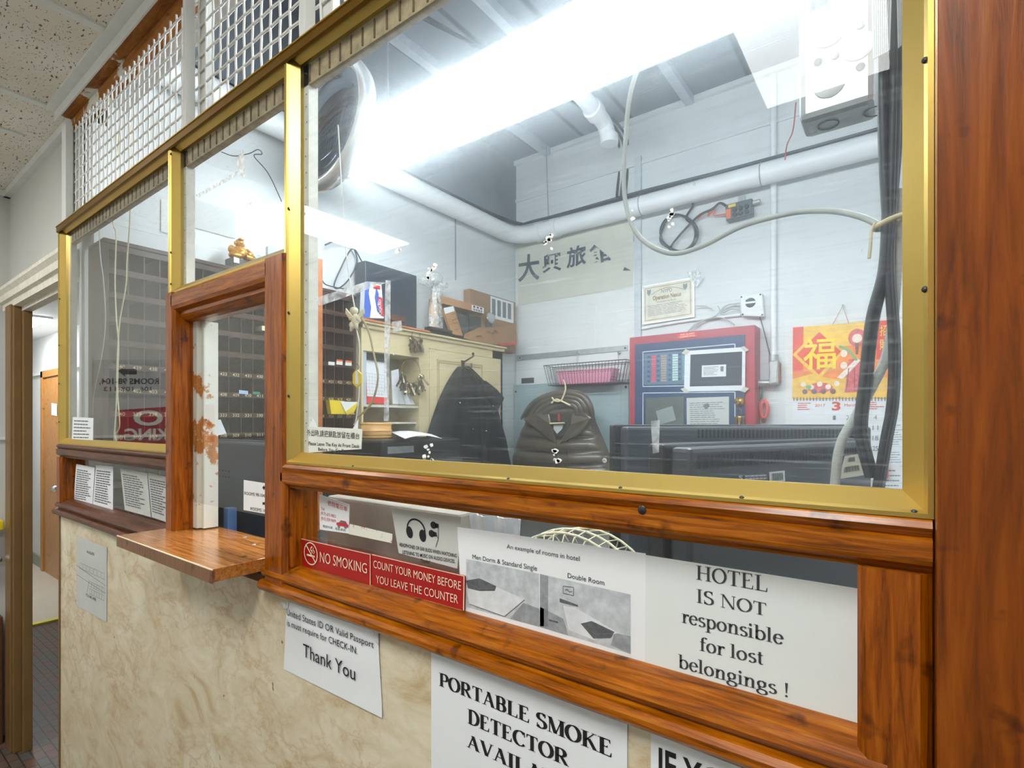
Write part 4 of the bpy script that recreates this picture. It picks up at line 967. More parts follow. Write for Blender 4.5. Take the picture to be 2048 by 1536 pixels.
for i, (p, lb) in enumerate(((((783, 742), (797, 738), (800, 808), (786, 808)), 'tall white envelope upright in the cabinet niche'), (((798, 772), (806, 768), (822, 808), (800, 808)), 'leaning folded white paper beside the envelope in the niche'), (((804, 782), (816, 784), (830, 809), (812, 809)), 'creased white paper lying against the niche side'))):
    tag(MB().prism([PX(u, v, CX - .03 + .012 * i) for u, v in p], (-.006, 0, 0)).build('envelope', PAPER), lb, 'envelope')
px_box('niche_dark_block', 'dark block across the background at the top of the cabinet niche', 'box', 728, 770, 702, 722, SX + .01, CX - .05, BLACKP)  # plain black block filling the top of the niche background
# key bunches
KEYM = mat('worn_key_metal', (112, 98, 80), .3, metal=.8, var=.35, scale=120)
kb = MB(); kb.lathe([(.0, .0015), (.012, .0015), (.0135, 0), (.012, -.0015), (0, -.0015)], Matrix.Translation((0, 0, -.013)) @ Matrix.Rotation(math.pi / 2, 4, 'Y'), 12).box((-.0015, -.004, -.07), (.0015, .004, -.024)).box((-.0015, .004, -.07), (.0015, .008, -.062)).box((-.0015, .004, -.056), (.0015, .007, -.048))
def key_bunch(label, u, v, n, R, x):
    c = PX(u, v, x); r = thing('key_ring', label, 'key ring', tuple(c), 'key bunches hung on the cabinet')
    MB().tube([c + Vector((0, R * math.cos(a * .3927), R * math.sin(a * .3927))) for a in range(16)], .0016, 6, closed=True).build('ring', KEYM, r)
    first = None
    for i in range(n):
        a = math.pi * (1.06 + .88 * i / (n - 1)); p = c + Vector((random.uniform(-.006, .012), R * math.cos(a), R * math.sin(a)))
        if first is None: first = kb.build('key', KEYM); first.parent = r; k = first
        else: k = first.copy(); COL.objects.link(k); k.parent = r
        k.location = p - c; k.rotation_euler = (random.uniform(-.5, .5) + .35 * math.cos(a), random.uniform(-.4, .1), random.uniform(-.8, .8))
key_bunch('upper bunch of keys on a ring hung on the cabinet', 832, 672, 16, .03, CX + .018)
key_bunch('large lower bunch of many keys on a ring hung on the cabinet', 822, 742, 40, .066, CX + .02)
# on top of the cabinet
zc = CT + .0125
px_box('orange_plank', 'orange-brown wooden plank lying along the cabinet top', 'plank', 717, 860, 634, 664, -2.19, CX + .03, ORANGEW, zfix=zc)
zp = PX(717, 634, CX + .03).z
tb = thing('old_monitor', 'large dark old monitor turned away on top of the cabinet', 'monitor', tuple(PX(780, 640, -2.24)))
a, b = PX(730, 520, -2.225), PX(834, 640, -2.225)
MB().box((-2.31, a.y, zp), (-2.225, b.y, a.z)).build('body', DKGREY, tb, .006)
MB().box((-2.224, a.y + .01, zp + .02), (-2.221, b.y - .01, a.z - .015)).build('rear_panel', mat('dark_slate_plastic', (46, 52, 62), .5), tb, .004)
bx = thing('detergent_box', 'blue and white detergent carton with a red panel standing on the cabinet', 'carton', tuple(PX(747, 637, -2.185)))
q = [PX(u, v, -2.185) for u, v in ((730, 565), (763, 569), (768, 637), (727, 635))]
MB().prism(q, (-.034, 0, 0)).build('carton', PAPER, bx, .001)
for nm, m, P in (('blue_panel', mat('carton_blue', (58, 96, 186), .4), [[(0, 0), (.3, 0), (.22, .3), (.36, .7), (.3, 1), (0, 1)], [(.66, .1), (.8, .3), (.7, .6), (.95, .95), (.66, .8), (.55, .4)]]), ('red_panel', mat('carton_red', (206, 44, 50), .4), [[(.72, .35), (.98, .4), (1, .95), (.76, .9)], [(.4, .02), (.9, .05), (.9, .16), (.5, .14)]])):
    mb = MB(); [qpoly(mb, q, p) for p in P]; mb.build(nm, m, bx, fixn=False)
mb = MB(); text(mb, 'LIQUID', [bil(q, .75, .9), bil(q, .75, .45), bil(q, .88, .45), bil(q, .88, .9)], .0022, .01); mb.build('lettering', PAPER, bx, fixn=False)
px_box('brown_block', 'small dark brown box on the plank in front of the old monitor', 'box', 781, 811, 628, 645, -2.2, -2.17, mat('dark_brown_card', (96, 58, 44), .7))
bg = thing('bagged_figure', 'figure wrapped in a clear crinkled plastic bag on the cabinet', 'figurine', (-2.22, PX(866, 655, -2.22).y, zc))
c = PX(872, 655, -2.22); cy = c.y
MB().lathe([(.0, 0), (.042, 0), (.04, .03), (.03, .09), (.036, .15), (.03, .19), (.018, .21), (.024, .235), (.018, .262), (0, .27)], Matrix.Translation((-2.235, cy, zc)) @ Matrix.Diagonal((.8, 1, 1, 1))).build('figure', mat('pale_tan_figure', (190, 162, 130), .5, var=.2), bg)
bagm = film_mat('crinkled_clear_bag', (220, 222, 220), .42, .15)
rn = random.Random(3)
MB().grid(lambda s, t: Vector((-2.232 + (.04 + .008 * math.sin(9 * t + 7 * s * 6.28)) * math.cos(s * 6.2832) * (1 - .35 * t), cy + (.052 + .01 * math.sin(11 * t + 5 * s * 6.28)) * math.sin(s * 6.2832) * (1 - .4 * t) + .02 * t, zc + .005 + .3 * t)), 28, 12).build('bag', bagm, bg)
bl = MB()
for k, (du, dz, rr) in enumerate(((-.05, .33, .05), (.02, .36, .055), (.075, .33, .04))): bl.ball((-2.25, cy + du, zc + dz), (.045, rr, rr * .7), n=12)
tag(bl.build('plastic_bags', bagm), 'loose bundle of cloudy plastic bags above the bagged figure', 'bag')
def carton(name, label, u0, u1, v0, v1, x0, x1, m, zfix=None, rot=0):
    a, b = PX(u0, v0, x1), PX(u1, v1, x1); z0 = zfix if zfix is not None else b.z
    r = thing(name, label, 'cardboard box', ((x0 + x1) / 2, (a.y + b.y) / 2, z0))
    MB().box((x0, a.y, z0), (x1, b.y, a.z)).build('box', m, r, .002)
    return r, [Vector((x1, a.y, a.z)), Vector((x1, b.y, a.z)), Vector((x1, b.y, z0)), Vector((x1, a.y, z0))]
r, q = carton('cardboard_box', 'brown cardboard box with a barcode label stacked on small dark cartons', 886, 968, 592, 628, -2.31, -2.19, CARD)
mb = MB(); patch(mb, q, .68, .15, .99, .95); mb.build('label_sheet', PAPER, r, fixn=False)
mb = MB(); [patch(mb, q, .7 + .02 * i, .55, .708 + .02 * i + .004 * (i % 3), .9, .0016) for i in range(13)]; [patch(mb, q, .71 + .09 * i, .22, .77 + .09 * i, .45, .0016) for i in range(3)]; mb.build('label_print', INK, r, fixn=False)
zl = q[2].z
px_box('dark_carton', 'dark carton under the brown labelled box, longer one', 'carton', 918, 938, 628, 660, -2.3, -2.2, DKGREY, zfix=zc)
px_box('dark_carton', 'black carton with pale end under the brown labelled box', 'carton', 939, 962, 629, 660, -2.3, -2.2, BLACKP, zfix=zc)
px_box('dark_carton', 'low dark carton beneath the bagged figure end of the stack', 'carton', 888, 917, 629, 660, -2.3, -2.215, mat('dusty_dark_card', (70, 70, 72), .7), zfix=zc)
r, q = carton('cardboard_box', 'tall brown cardboard box with a white window label in the corner', 940, 1031, 577, 668, -2.325, -2.27, CARD2, zfix=zc)
mb = MB(); patch(mb, q, .42, .02, .95, .42); mb.build('label_sheet', PAPER, r, fixn=False)
mb = MB(); [patch(mb, q, .45 + .12 * i, .06, .53 + .12 * i, .36, .0016) for i in range(4)]; mb.build('label_print', INKG, r, fixn=False)
t = thing('small_box', 'small brown box with a white top tilted against the stack', 'box', tuple(PX(905, 670, -2.18)))
MB().prism([PX(u, v, -2.18) for u, v in ((887, 618), (908, 612), (926, 672), (904, 668))], (-.02, 0, 0)).build('carton', CARD, t, .001)
mb = MB(); q = [PX(u, v, -2.18) for u, v in ((887, 616), (906, 612), (909, 622), (890, 628))]; patch(mb, q, 0, 0, 1, 1, .001); mb.build('white_top', PAPER, t, fixn=False)
mb = MB(); q = [PX(u, v, -2.18) for u, v in ((900, 626), (912, 622), (920, 660), (908, 662))]; qline(mb, q, [(.1, .1), (.9, .1), (.9, .4), (.1, .4), (.1, .6), (.9, .6), (.9, .95), (.1, .95)], .003); mb.build('print', mat('dark_card_print', (92, 66, 48), .8), t, fixn=False)
t = thing('flat_carton', 'flattened brown carton with dark print lying at the end of the cabinet top', 'cardboard', tuple(PX(980, 680, -2.16)))
mb = MB(); pp = [PX(u, v, -2.16) for u, v in ((930, 668), (958, 655), (1008, 652), (1032, 644))]; lo = [PX(u, v, -2.13) for u, v in ((928, 676), (960, 688), (1006, 690), (1034, 688))]
mb.prism(pp + lo[::-1], (-.004, 0, 0)); mb.build('panel', CARD2, t)
q = [pp[0], pp[3], lo[3], lo[0]]
mb = MB(); qline(mb, q, [(.36, .35), (.42, .2), (.5, .5), (.56, .25), (.63, .45)], .01, .003); qline(mb, q, [(.2, .7), (.28, .6), (.33, .8)], .006, .003); mb.build('print', mat('dark_card_print', (92, 66, 48), .8), t, fixn=False)
MB().prism([PX(u, v, -2.125) for u, v in ((1000, 687), (1033, 683), (1033, 689), (1000, 692))], (-.006, 0, 0)).build('red_edge', mat('red_tape', (190, 60, 60), .5), t)
t = thing('glass_dome', 'clear ribbed glass lamp cover lying on its side on the cabinet top', 'lamp cover', tuple(PX(980, 655, -2.2)))
c = PX(981, 636, -2.19)
MB().lathe([(.0, .03), (.018, .026), (.03, .014), (.036, 0), (.034, -.006), (0, -.006)], Matrix.Translation(c) @ Matrix.Rotation(1.3, 4, 'Y')).build('dome', mat('clear_ribbed_glass', (206, 212, 212), .12, var=.2, scale=60, trans=.6), t)
MB().lathe([(.036, .002), (.039, 0), (.036, -.003)], Matrix.Translation(c) @ Matrix.Rotation(1.3, 4, 'Y')).build('rim', CHROME, t)
MB().box((c.x - .03, c.y - .02, zc), (c.x, c.y + .02, c.z - .034)).build('base', DKGREY, t)
for i in range(3):
    px_box('disc_case', ('thin dark disc case, lowest of the small stack by the plank', 'thin pale disc case in the middle of the stack by the plank', 'thin dark disc case on top of the stack by the plank')[i], 'disc case', 860, 905, 655 - i * 4.5 + 6, 655 - i * 4.5 + 11, -2.2, -2.155, (DKGREY, mat('pale_case', (170, 176, 178), .4), BLACKP)[i], 'disc cases on the cabinet', zfix=zc + .0085 * i)
# black wires looping above the rack
def pxcord(name, label, pts, x, r, m, cat='cable'):
    return tag(MB().tube(smooth_path([PX(u, v, x) for u, v in pts], 8), r, 6).build(name, m), label, cat)
pxcord('looped_wire', 'black wire looping above the rack behind the upright', [(650, 490), (672, 482), (700, 486), (714, 520), (700, 555), (680, 575), (668, 572), (680, 540), (704, 498), (722, 520), (732, 545)], -2.3, .004, RUBBER)
pxcord('looped_wire', 'thin black wire drooping to the rack top beside the upright', [(641, 555), (650, 568), (668, 574), (690, 578)], -2.28, .003, RUBBER)
pxcord('wall_conduit', 'thin dark conduit running up the side wall above the cabinet', [(910, 330), (911, 480), (911, 560)], SX + .004, .004, mat('grey_conduit', (120, 130, 140), .5))
# cherub, twine and yellow tag hanging near the large pane
YH = .13
hc = thing('cherub_ornament', 'cream winged cherub ornament hanging on a cord behind the large pane', 'ornament', tuple(PY(708, 640, YH)))
c = PY(708, 636, YH); s_ = zpx(c.x, c.y)
CHM = mat('cream_resin', (226, 218, 190), .55, var=.12, scale=60)
def o_(du, dv, dy=0): return PY(708 + du, 636 + dv, YH + dy)
mb = MB().ball(o_(0, -14), .0085 * 1).ball(o_(3, 4), (.009, .008, .013)).ball(o_(-2, 14), (.008, .008, .008))
for a_, b_ in (((4, -4), (-8, 2)), ((6, -2), (12, 6)), ((-3, 14), (-6, 24)), ((4, 12), (6, 22))): mb.tube([o_(*a_), o_((a_[0] + b_[0]) / 2, (a_[1] + b_[1]) / 2 + 1, -.006), o_(*b_)], [.0045, .0038, .003], 8)
mb.build('body', CHM, hc)
for sg, w in ((-1, 17), (1, 19)):
    MB().prism([o_(sg * 4, -4), o_(sg * w, -20), o_(sg * (w + 1), -10), o_(sg * (w - 4), -2), o_(sg * 8, 4)], (0, .003, 0)).build('wing', CHM, hc, .001)
MB().ball(o_(0, -16, .001), (.0088, .0088, .0066)).build('hair', mat('darker_cream_resin', (196, 184, 150), .6), hc)
cord('hanging_string', 'thin white cord from the ceiling to the cherub ornament', [(676, 250), (686, 420), (694, 520), (704, 585), (710, 618)], YH, .0013, WIRE)
cord('hanging_string', 'thin white cord hanging from the cherub to the key notice', [(712, 655), (719, 690), (718, 740), (718, 790), (712, 840), (708, 850)], YH, .0014, WIRE)
cord('twine', 'rough tan twine curving down beside the cherub', [(722, 632), (738, 665), (748, 710), (756, 755), (746, 800), (730, 822), (712, 836)], YH + .02, .0022, mat('tan_twine', (170, 156, 122), .9, var=.2, scale=80))
kt = thing('key_fob', 'yellow plastic room key fob with white label hanging below the cherub', 'key fob', tuple(PY(713, 757, YH - .01)))
MB().prism([PY(u, v, YH - .012) for u, v in ((713, 738), (722, 748), (722, 766), (713, 776), (705, 766), (705, 748))], (0, .003, 0)).build('fob', YEL, kt, .0006)
MB().prism([PY(u, v, YH - .0125) for u, v in ((711, 742), (716, 742), (717, 768), (711, 768))], (0, -.0005, 0)).build('fob_label', PAPER, kt)
MB().tube([PY(713 + 5 * math.cos(k * .785), 734 + 6 * math.sin(k * .785), YH - .011) for k in range(8)], .0008, 5, closed=True).build('ring', KEYM, kt)
# black printer, bamboo steamer, paper below the niche
pz = PX(750, 878, -1.95).z
pr = thing('printer', 'black printer below the cabinet niche with papers on top', 'printer', (-1.98, 1.15, pz - .2))
MB().box((-2.12, .92, pz - .2), (-1.8, 1.42, pz)).build('body', BLACKP, pr, .012)
MB().box((-1.8, .97, pz - .12), (-1.74, 1.37, pz - .1)).build('tray', DKGREY, pr, .003)
MB().box((-1.8, .95, pz - .06), (-1.795, 1.1, pz - .03)).build('control_panel', STEEL, pr)
t = thing('bamboo_steamer', 'round tan bamboo steamer standing on the black printer', 'steamer', (-1.98, PX(752, 870, -1.98).y, pz))
c = PX(752, 860, -1.98); R = .072; h = PX(752, 845, -1.98).z - pz
BAM = mat('bamboo', (206, 158, 92), .5, var=.15, scale=30, stretch=(1, 1, 8))
MB().lathe([(0, 0), (R, 0), (R, h * .55), (R * .97, h * .56), (R * .97, h), (0, h)], Matrix.Translation((-1.98, c.y, pz))).build('basket', BAM, t)
for k in (.12, .48, .9): MB().lathe([(R + .001, h * k - .003), (R + .003, h * k), (R + .001, h * k + .003)], Matrix.Translation((-1.98, c.y, pz))).build('band', BAM, t)
tag(sheet([PZ(u, v, pz + .012) for u, v in ((782, 868), (862, 869), (884, 878), (810, 884))], PAPER, 'curled_paper', None, .0006, 10, 6, lambda s, t: .006 + .012 * math.sin(3.1 * s + .4)), 'curled white sheet lying on the black printer', 'paper')

# ================================================================== GARMENTS
def garment(rows, place, depth, name, m, parent, nu=28, nv=40, folds=0.0, quilt=0, seed=0):
    """rows of (height key, one edge, other edge, fullness): a filled cloth body bulging from its back, creased and (optionally) quilted"""
    rnd = random.Random(seed); ph = [rnd.uniform(0, 6.28) for _ in range(6)]
    ks = [r_[0] for r_ in rows]
    def at(t):
        h = ks[0] + (ks[-1] - ks[0]) * t
        for a, b in zip(rows, rows[1:]):
            if (a[0] <= h <= b[0]) or (a[0] >= h >= b[0]):
                k = (h - a[0]) / (b[0] - a[0]) if b[0] != a[0] else 0
                k = k * k * (3 - 2 * k) if False else k
                return h, a[1] + (b[1] - a[1]) * k, a[2] + (b[2] - a[2]) * k, a[3] + (b[3] - a[3]) * k
        return rows[-1]
    def fn(s, t):
        h, e0, e1, fu = at(t); x = -1 + 2 * s
        prof = max(0.0, 1 - abs(x) ** 2.6) ** .5
        d = prof * fu
        d += folds * prof * (math.sin(9 * x + 5 * t + ph[0]) * .5 + math.sin(17 * x - 3 * t + ph[1]) * .35 + noise.noise(Vector((x * 3, t * 5, seed))) * 1.2)
        if quilt: d += prof * fu * .34 * (abs(math.sin(math.pi * quilt * t + .5 * x * x)) ** .55 - .5) + prof * .003 * noise.noise(Vector((x * 9, t * 16, seed)))
        return place(e0 + (e1 - e0) * s, h, d)
    mb = MB(); mb.grid(fn, nu, nv)
    mb.grid(lambda s, t: place(at(t)[1] + (at(t)[2] - at(t)[1]) * s, at(t)[0], -.004), nu, nv)
    return mb.build(name, m, parent)
FAB = mat('black_wool_cloth', (10, 12, 17), .85, var=.25, scale=60, bump=.2)
jk = thing('black_jacket', 'black jacket hanging from the iron hook on the beige cabinet door', 'jacket', tuple(PX(930, 800, CX + .03)))
pl = lambda u, v, d: PX(u, v, CX + .012) + Vector((max(d, 0) + .002, 0, 0))
garment([(733, 915, 938, .012), (745, 905, 950, .03), (770, 890, 972, .05), (800, 876, 988, .065), (840, 862, 998, .075), (880, 850, 1010, .08), (960, 838, 1026, .085), (1040, 838, 1030, .08)], pl, 0, 'body', FAB, jk, folds=.011, seed=2)
pl2 = lambda u, v, d: PX(u, v, CX + .05) + Vector((max(d, 0) + .02, 0, 0))
garment([(762, 952, 966, .012), (780, 958, 990, .02), (796, 966, 1003, .024), (806, 974, 998, .02), (830, 972, 984, .012)], pl2, 0, 'collar', FAB, jk, 12, 14, folds=.006, seed=4)
garment([(770, 948, 958, .01), (850, 955, 968, .014), (950, 958, 974, .014), (1040, 955, 972, .012)], lambda u, v, d: PX(u, v, CX + .075) + Vector((max(d, 0) + .012, 0, 0)), 0, 'placket', FAB, jk, 6, 20, folds=.003, seed=5)
for u, v in ((986, 812), (973, 862), (946, 858), (920, 806)):
    p = PX(u, v, CX + .105); MB().ball(p, .005).build('button', CHROME, jk)
# ================================================================== BACK WALL
YB = BY
def onback(name, label, cat, pts, m, th=.0006, off=.002, group=None, curl=None):
    return note(name, label, cat, [PY(u, v, YB - off) for u, v in pts], m, curl, th, group)
QB = lambda off, *p: [PY(u, v, YB - off) for u, v in p]
# boards, pilaster strip
MB().box((PY(1034, 700, YB).x, YB - .012, 1.3), (PY(1270, 700, YB).x, YB, 2.72)).build('trim_backing_board', WHITE_WALL)['kind'] = 'structure'
MB().box((PY(1271, 500, YB).x, YB - .02, 1.2), (PY(1284, 500, YB).x, YB, OCEIL - .25)).build('trim_wall_strip', mat('bluish_white_strip', (196, 204, 208), .5))['kind'] = 'structure'
struct('trim_back_cornice', MB().box((SX, YB - .012, OCEIL - .3), (.5, YB, OCEIL - .28)).box((SX, YB - .03, OCEIL - .03), (.5, YB, OCEIL)), OFFICE_WALL)
q = QB(.0135, (1034, 478), (1268, 408), (1266, 573), (1036, 612))
r = note('brush_lettered_sheet', 'cream paper sheet with four large brush-written characters, corner folded down', 'poster', q, mat('aged_cream_paper', (208, 207, 194), .8, var=.04, scale=6), curl=lambda s, t: .003 * math.sin(7 * s + 3 * t) ** 2)
def f(mb):
    for ch, u0, u1, a0, a1, b0, b1 in (('大', 1037, 1080, 512, 505, 565, 560), ('興', 1086, 1124, 511, 503, 547, 541), ('旅', 1134, 1173, 497, 487, 538, 529), ('館', 1180, 1224, 490, 478, 532, 520)):
        text(mb, ch, QB(.0135, (u0, a0), (u1, a1), (u1, b1), (u0, b0)), .006, .022, True)
ink(r, f, INKB)
sheet(QB(.02, (1162, 467), (1208, 432), (1262, 544), (1225, 520)), mat('aged_cream_paper', (208, 207, 194)), 'folded_corner', r, .001)
MB().prism(QB(.024, (1249, 534), (1262, 541), (1246, 541)), (0, .001, 0)).build('corner_mark', INK, r)
r = onback('blank_sheet', 'blank white sheet pinned to the board under the brush-lettered sheet', 'paper', ((1103, 616), (1192, 606), (1190, 690), (1102, 694)), WHITE_WALL, off=.0135)
t = thing('steel_rail', 'flat grey steel rail fixed across the back wall board', 'rail', tuple(PY(1145, 705, YB)))
q = QB(.013, (1034, 711), (1256, 690), (1256, 701), (1034, 722))
MB().prism(q, (0, -.006, 0)).build('bar', STEEL, t, .001)
for u, v in ((1040, 716), (1250, 696)): MB().ball(PY(u, v, YB - .02), .006).build('screw', DKGREY, t)
# wire basket
WB = mat('black_coated_wire', (46, 46, 48), .4)
yb = YB - .17
bk = thing('wire_basket', 'black wire basket hung by two hooks from the steel rail', 'basket', tuple(PY(1170, 745, yb)))
T = [PY(1087, 733, yb), PY(1252, 717, yb)]; z1 = (T[0].z + T[1].z) / 2; z0 = z1 - .135; xa, xb = T[0].x, T[1].x
def rect(x0, x1, y0_, y1_, z): return [(x0, y0_, z), (x1, y0_, z), (x1, y1_, z), (x0, y1_, z)]
mb = MB(); mb.tube(rect(xa, xb, yb, YB - .03, z1), .003, 6, closed=True); mb.build('rim', WB, bk)
mb = MB(); mb.tube(rect(xa + .03, xb - .03, yb + .015, YB - .035, z0), .0025, 6, closed=True)
n = 26
for i in range(n + 1):
    s = i / n; xt = xa + (xb - xa) * s; xl = xa + .03 + (xb - xa - .06) * s
    mb.tube([(xt, yb, z1), (xl, yb + .015, z0), (xl, YB - .035, z0), (xt, YB - .03, z1)], .0014, 5)
for i in range(6):
    s = (i + .5) / 6; yt = yb + (YB - .03 - yb) * s; yl = yb + .015 + (YB - .05 - yb) * s
    mb.tube([(xa, yt, z1), (xa + .03, yl, z0), (xb - .03, yl, z0), (xb, yt, z1)], .0014, 5)
mb.build('wire', WB, bk)
for u in (1155, 1237):
    p = PY(u, 705, YB - .03); MB().tube([(p.x, YB - .02, p.z), (p.x, YB - .032, p.z + .005), (p.x, YB - .034, p.z - .02), (p.x, YB - .034, z1)], .003, 6).lathe([(0, .004), (.012, .003), (.013, 0)], Matrix.Translation((p.x, YB - .02, p.z)) @ Matrix.Rotation(math.pi / 2, 4, 'X'), 12).build('hook', STEEL, bk)
# pink plastic basket
def holed(mat_base):
    m, t, b = nt('pink_perforated_plastic'); c = lin((232, 150, 176))
    tc = N(t, 'ShaderNodeTexCoord'); v = N(t, 'ShaderNodeTexVoronoi', Scale=58.0, Randomness=0.0); t.links.new(tc.outputs['Object'], v.inputs['Vector'])
    r_ = ramp(t, [(.3, lin((150, 84, 108))), (.36, c)]); t.links.new(v.outputs['Distance'], r_.inputs[0]); t.links.new(r_.outputs[0], b.inputs['Base Color']); b.inputs['Roughness'].default_value = .4
    return m
PINKH = holed(0); PINK = mat('pink_plastic', (236, 160, 186), .4)
pa, pb = PY(1105, 740, yb).x + .02, PY(1222, 730, yb).x
pk = thing('pink_tray', 'pink perforated plastic tray sitting in the wire basket', 'tray', ((pa + pb) / 2, YB - .1, z0 + .004))
zz = z0 + .004; H_ = .085; i_ = .02
mb = MB()
for s0, s1, q in ((0, 0, ((pa, yb + .02), (pb, yb + .02), (pb, YB - .05), (pa, YB - .05))),):
    o = [Vector((x, y, zz + H_)) for x, y in q]; l = [Vector((x + (i_ if x == pa else -i_), y + (.012 if y < YB - .1 else -.012), zz)) for x, y in q]
    mb.add(o + l, [(i, (i + 1) % 4, 4 + (i + 1) % 4, 4 + i) for i in range(4)] + [(4, 5, 6, 7)])
mb.build('side_wall', PINKH, pk)
MB().tube([(pa, yb + .02, zz + H_), (pb, yb + .02, zz + H_), (pb, YB - .05, zz + H_), (pa, YB - .05, zz + H_)], .005, 6, closed=True).build('rim', PINK, pk)
# electrical cover
STL = mat('grey_green_panel_paint', (158, 176, 178), .45, var=.06, scale=5)
ep = thing('electrical_panel', 'grey steel electrical panel cover on the back wall behind the puffer jacket', 'electrical panel', tuple(PY(1140, 850, YB)))
a, b = PY(1028, 770, YB - .03), PY(1257, 760, YB - .03)
MB().box((a.x, YB - .03, 1.0), (b.x, YB - .0125, a.z)).build('cover', STL, ep, .004)
MB().box((a.x + .05, YB - .036, 1.0), (b.x - .05, YB - .03, a.z - .035)).build('door', STL, ep, .003)
for x in (a.x + .018, b.x - .018): MB().ball((x, YB - .033, a.z - .05), .008).build('screw', DKGREY, ep)
tag(MB().box((PY(1046, 760, YB).x, YB - .02, PY(1046, 767, YB).z), (PY(1070, 760, YB).x, YB - .0125, PY(1046, 757, YB).z)).build('cracked_patch', mat('dark_hole', (40, 44, 40), .9, var=.4)), 'dark broken patch in the board above the electrical panel', 'hole')
# hanger and puffer jacket
yj = yb - .02
hg = thing('clothes_hanger', 'cream plastic clothes hanger hooked on the wire basket, carrying the puffer jacket', 'hanger', tuple(PY(1128, 780, yj)))
HM = mat('cream_plastic', (232, 222, 184), .35)
MB().tube(smooth_path([PY(u, v, yj - o) for u, v, o in ((1127, 760, .0), (1130, 768, .09), (1131, 778, .155), (1127, 792, .158), (1121, 802, .158), (1110, 802, .158), (1104, 795, .156))], 6), .005, 7).tube(smooth_path([PY(u, v, yj - .155) for u, v in ((1103, 806), (1112, 799), (1122, 802), (1141, 811))], 5), .006, 7).build('hook', HM, hg)
MB().tube([PY(1100, 847, yj - .15), PY(1129, 846, yj - .15)], .0055, 7).build('crossbar', HM, hg)
PUF = mat('dark_olive_nylon', (86, 76, 64), .3, var=.2, scale=30, bump=.1)
PUF2 = mat('dark_olive_lining', (56, 52, 46), .45, var=.2, scale=30)
pj = thing('puffer_jacket', 'dark olive quilted hooded puffer jacket on the cream hanger', 'jacket', tuple(PY(1130, 880, yj)))
pf = lambda u, v, d: PY(u, v, yj) + Vector((0, -max(d, -.004), 0))
garment([(800, 1085, 1178, .05), (820, 1068, 1185, .08), (845, 1052, 1192, .1), (875, 1040, 1205, .11), (910, 1028, 1220, .11), (945, 1024, 1232, .11), (1010, 1030, 1235, .1)], pf, 0, 'body', PUF, pj, 34, 60, folds=.004, quilt=8, seed=11)
hood = lambda du, k: (lambda u, v, d: PY(u, v, yj - .075) + Vector((0, -max(d, -.004), 0)))
garment([(782, 1108, 1160, .02), (790, 1082, 1172, .035), (805, 1062, 1182, .045), (820, 1050, 1186, .05), (834, 1042, 1184, .045), (842, 1062, 1178, .03), (852, 1090, 1160, .016)], hood(0, 0), 0, 'hood', PUF, pj, 26, 26, folds=.003, quilt=4, seed=13)
garment([(812, 1098, 1142, .004), (830, 1096, 1146, .008), (850, 1100, 1142, .008), (872, 1108, 1130, .004)], lambda u, v, d: PY(u, v, yj - .122) + Vector((0, -max(d, -.003), 0)), 0, 'hood_lining', PUF2, pj, 10, 10, seed=14)
for k in range(4):
    pts = smooth_path([PY(u, v, yj - o) for u, v, o in ((1042 + 11 * k, 838 + 5 * k, .1), (1066 + 8 * k, 808 + 6 * k, .115), (1098 + 4 * k, 792 + 7 * k, .118), (1133, 787 + 7 * k, .118), (1163 - 4 * k, 792 + 7 * k, .118), (1179 - 8 * k, 810 + 6 * k, .115), (1187 - 11 * k, 836 + 5 * k, .1))], 6); n_p = len(pts)
    MB().tube(pts, [.007 + .019 * math.sin(math.pi * i / (n_p - 1)) ** .5 for i in range(n_p)], 10).build('hood_rib', PUF, pj)
for P_ in (((1044, 838), (1070, 826), (1098, 826), (1101, 848), (1113, 890), (1080, 866)), ((1184, 836), (1170, 826), (1142, 826), (1140, 848), (1116, 890), (1158, 868))):
    MB().prism([PY(u, v, yj - .128 - .012 * (i % 2)) for i, (u, v) in enumerate(P_)], (0, .02, 0)).build('hood_flap', PUF, pj, .0095)
MB().tube(smooth_path([PY(1113, 885, yj - .117), PY(1112, 920, yj - .12), PY(1108, 985, yj - .118)], 6), .005, 6).build('zip', BLACKP, pj)
MB().tube(smooth_path([PY(1136, 876, yj - .112), PY(1135, 920, yj - .116), PY(1133, 985, yj - .113)], 6), .004, 6).build('placket_seam', PUF2, pj)
MB().prism([PY(u, v, yj - .135) for u, v in ((1115, 828), (1119, 828), (1120, 842), (1116, 842))], (0, .001, 0)).build('red_label', mat('red_label', (176, 40, 50), .6), pj)
MB().prism([PY(u, v, yj - .135) for u, v in ((1107, 850), (1127, 849), (1124, 858), (1114, 868), (1107, 858))], (0, .001, 0)).build('lining_patch', PAPERG, pj)
c = PY(1209, 921, yj - .1)
MB().lathe([(0, .002), (.013, .002), (.015, 0)], Matrix.Translation(c) @ Matrix.Rotation(math.pi / 2, 4, 'X'), 16).build('sleeve_badge', mat('badge_white', (220, 220, 214), .6), pj)
mb = MB(); qq = [c + Vector((-.01, -.0025, .01)), c + Vector((.01, -.0025, .01)), c + Vector((.01, -.0025, -.01)), c + Vector((-.01, -.0025, -.01))]
qline(mb, qq, [(.15, .9), (.3, .2), (.5, .6), (.7, .2), (.85, .9)], .0028, .0004); mb.build('badge_mark', INKG, pj, fixn=False)
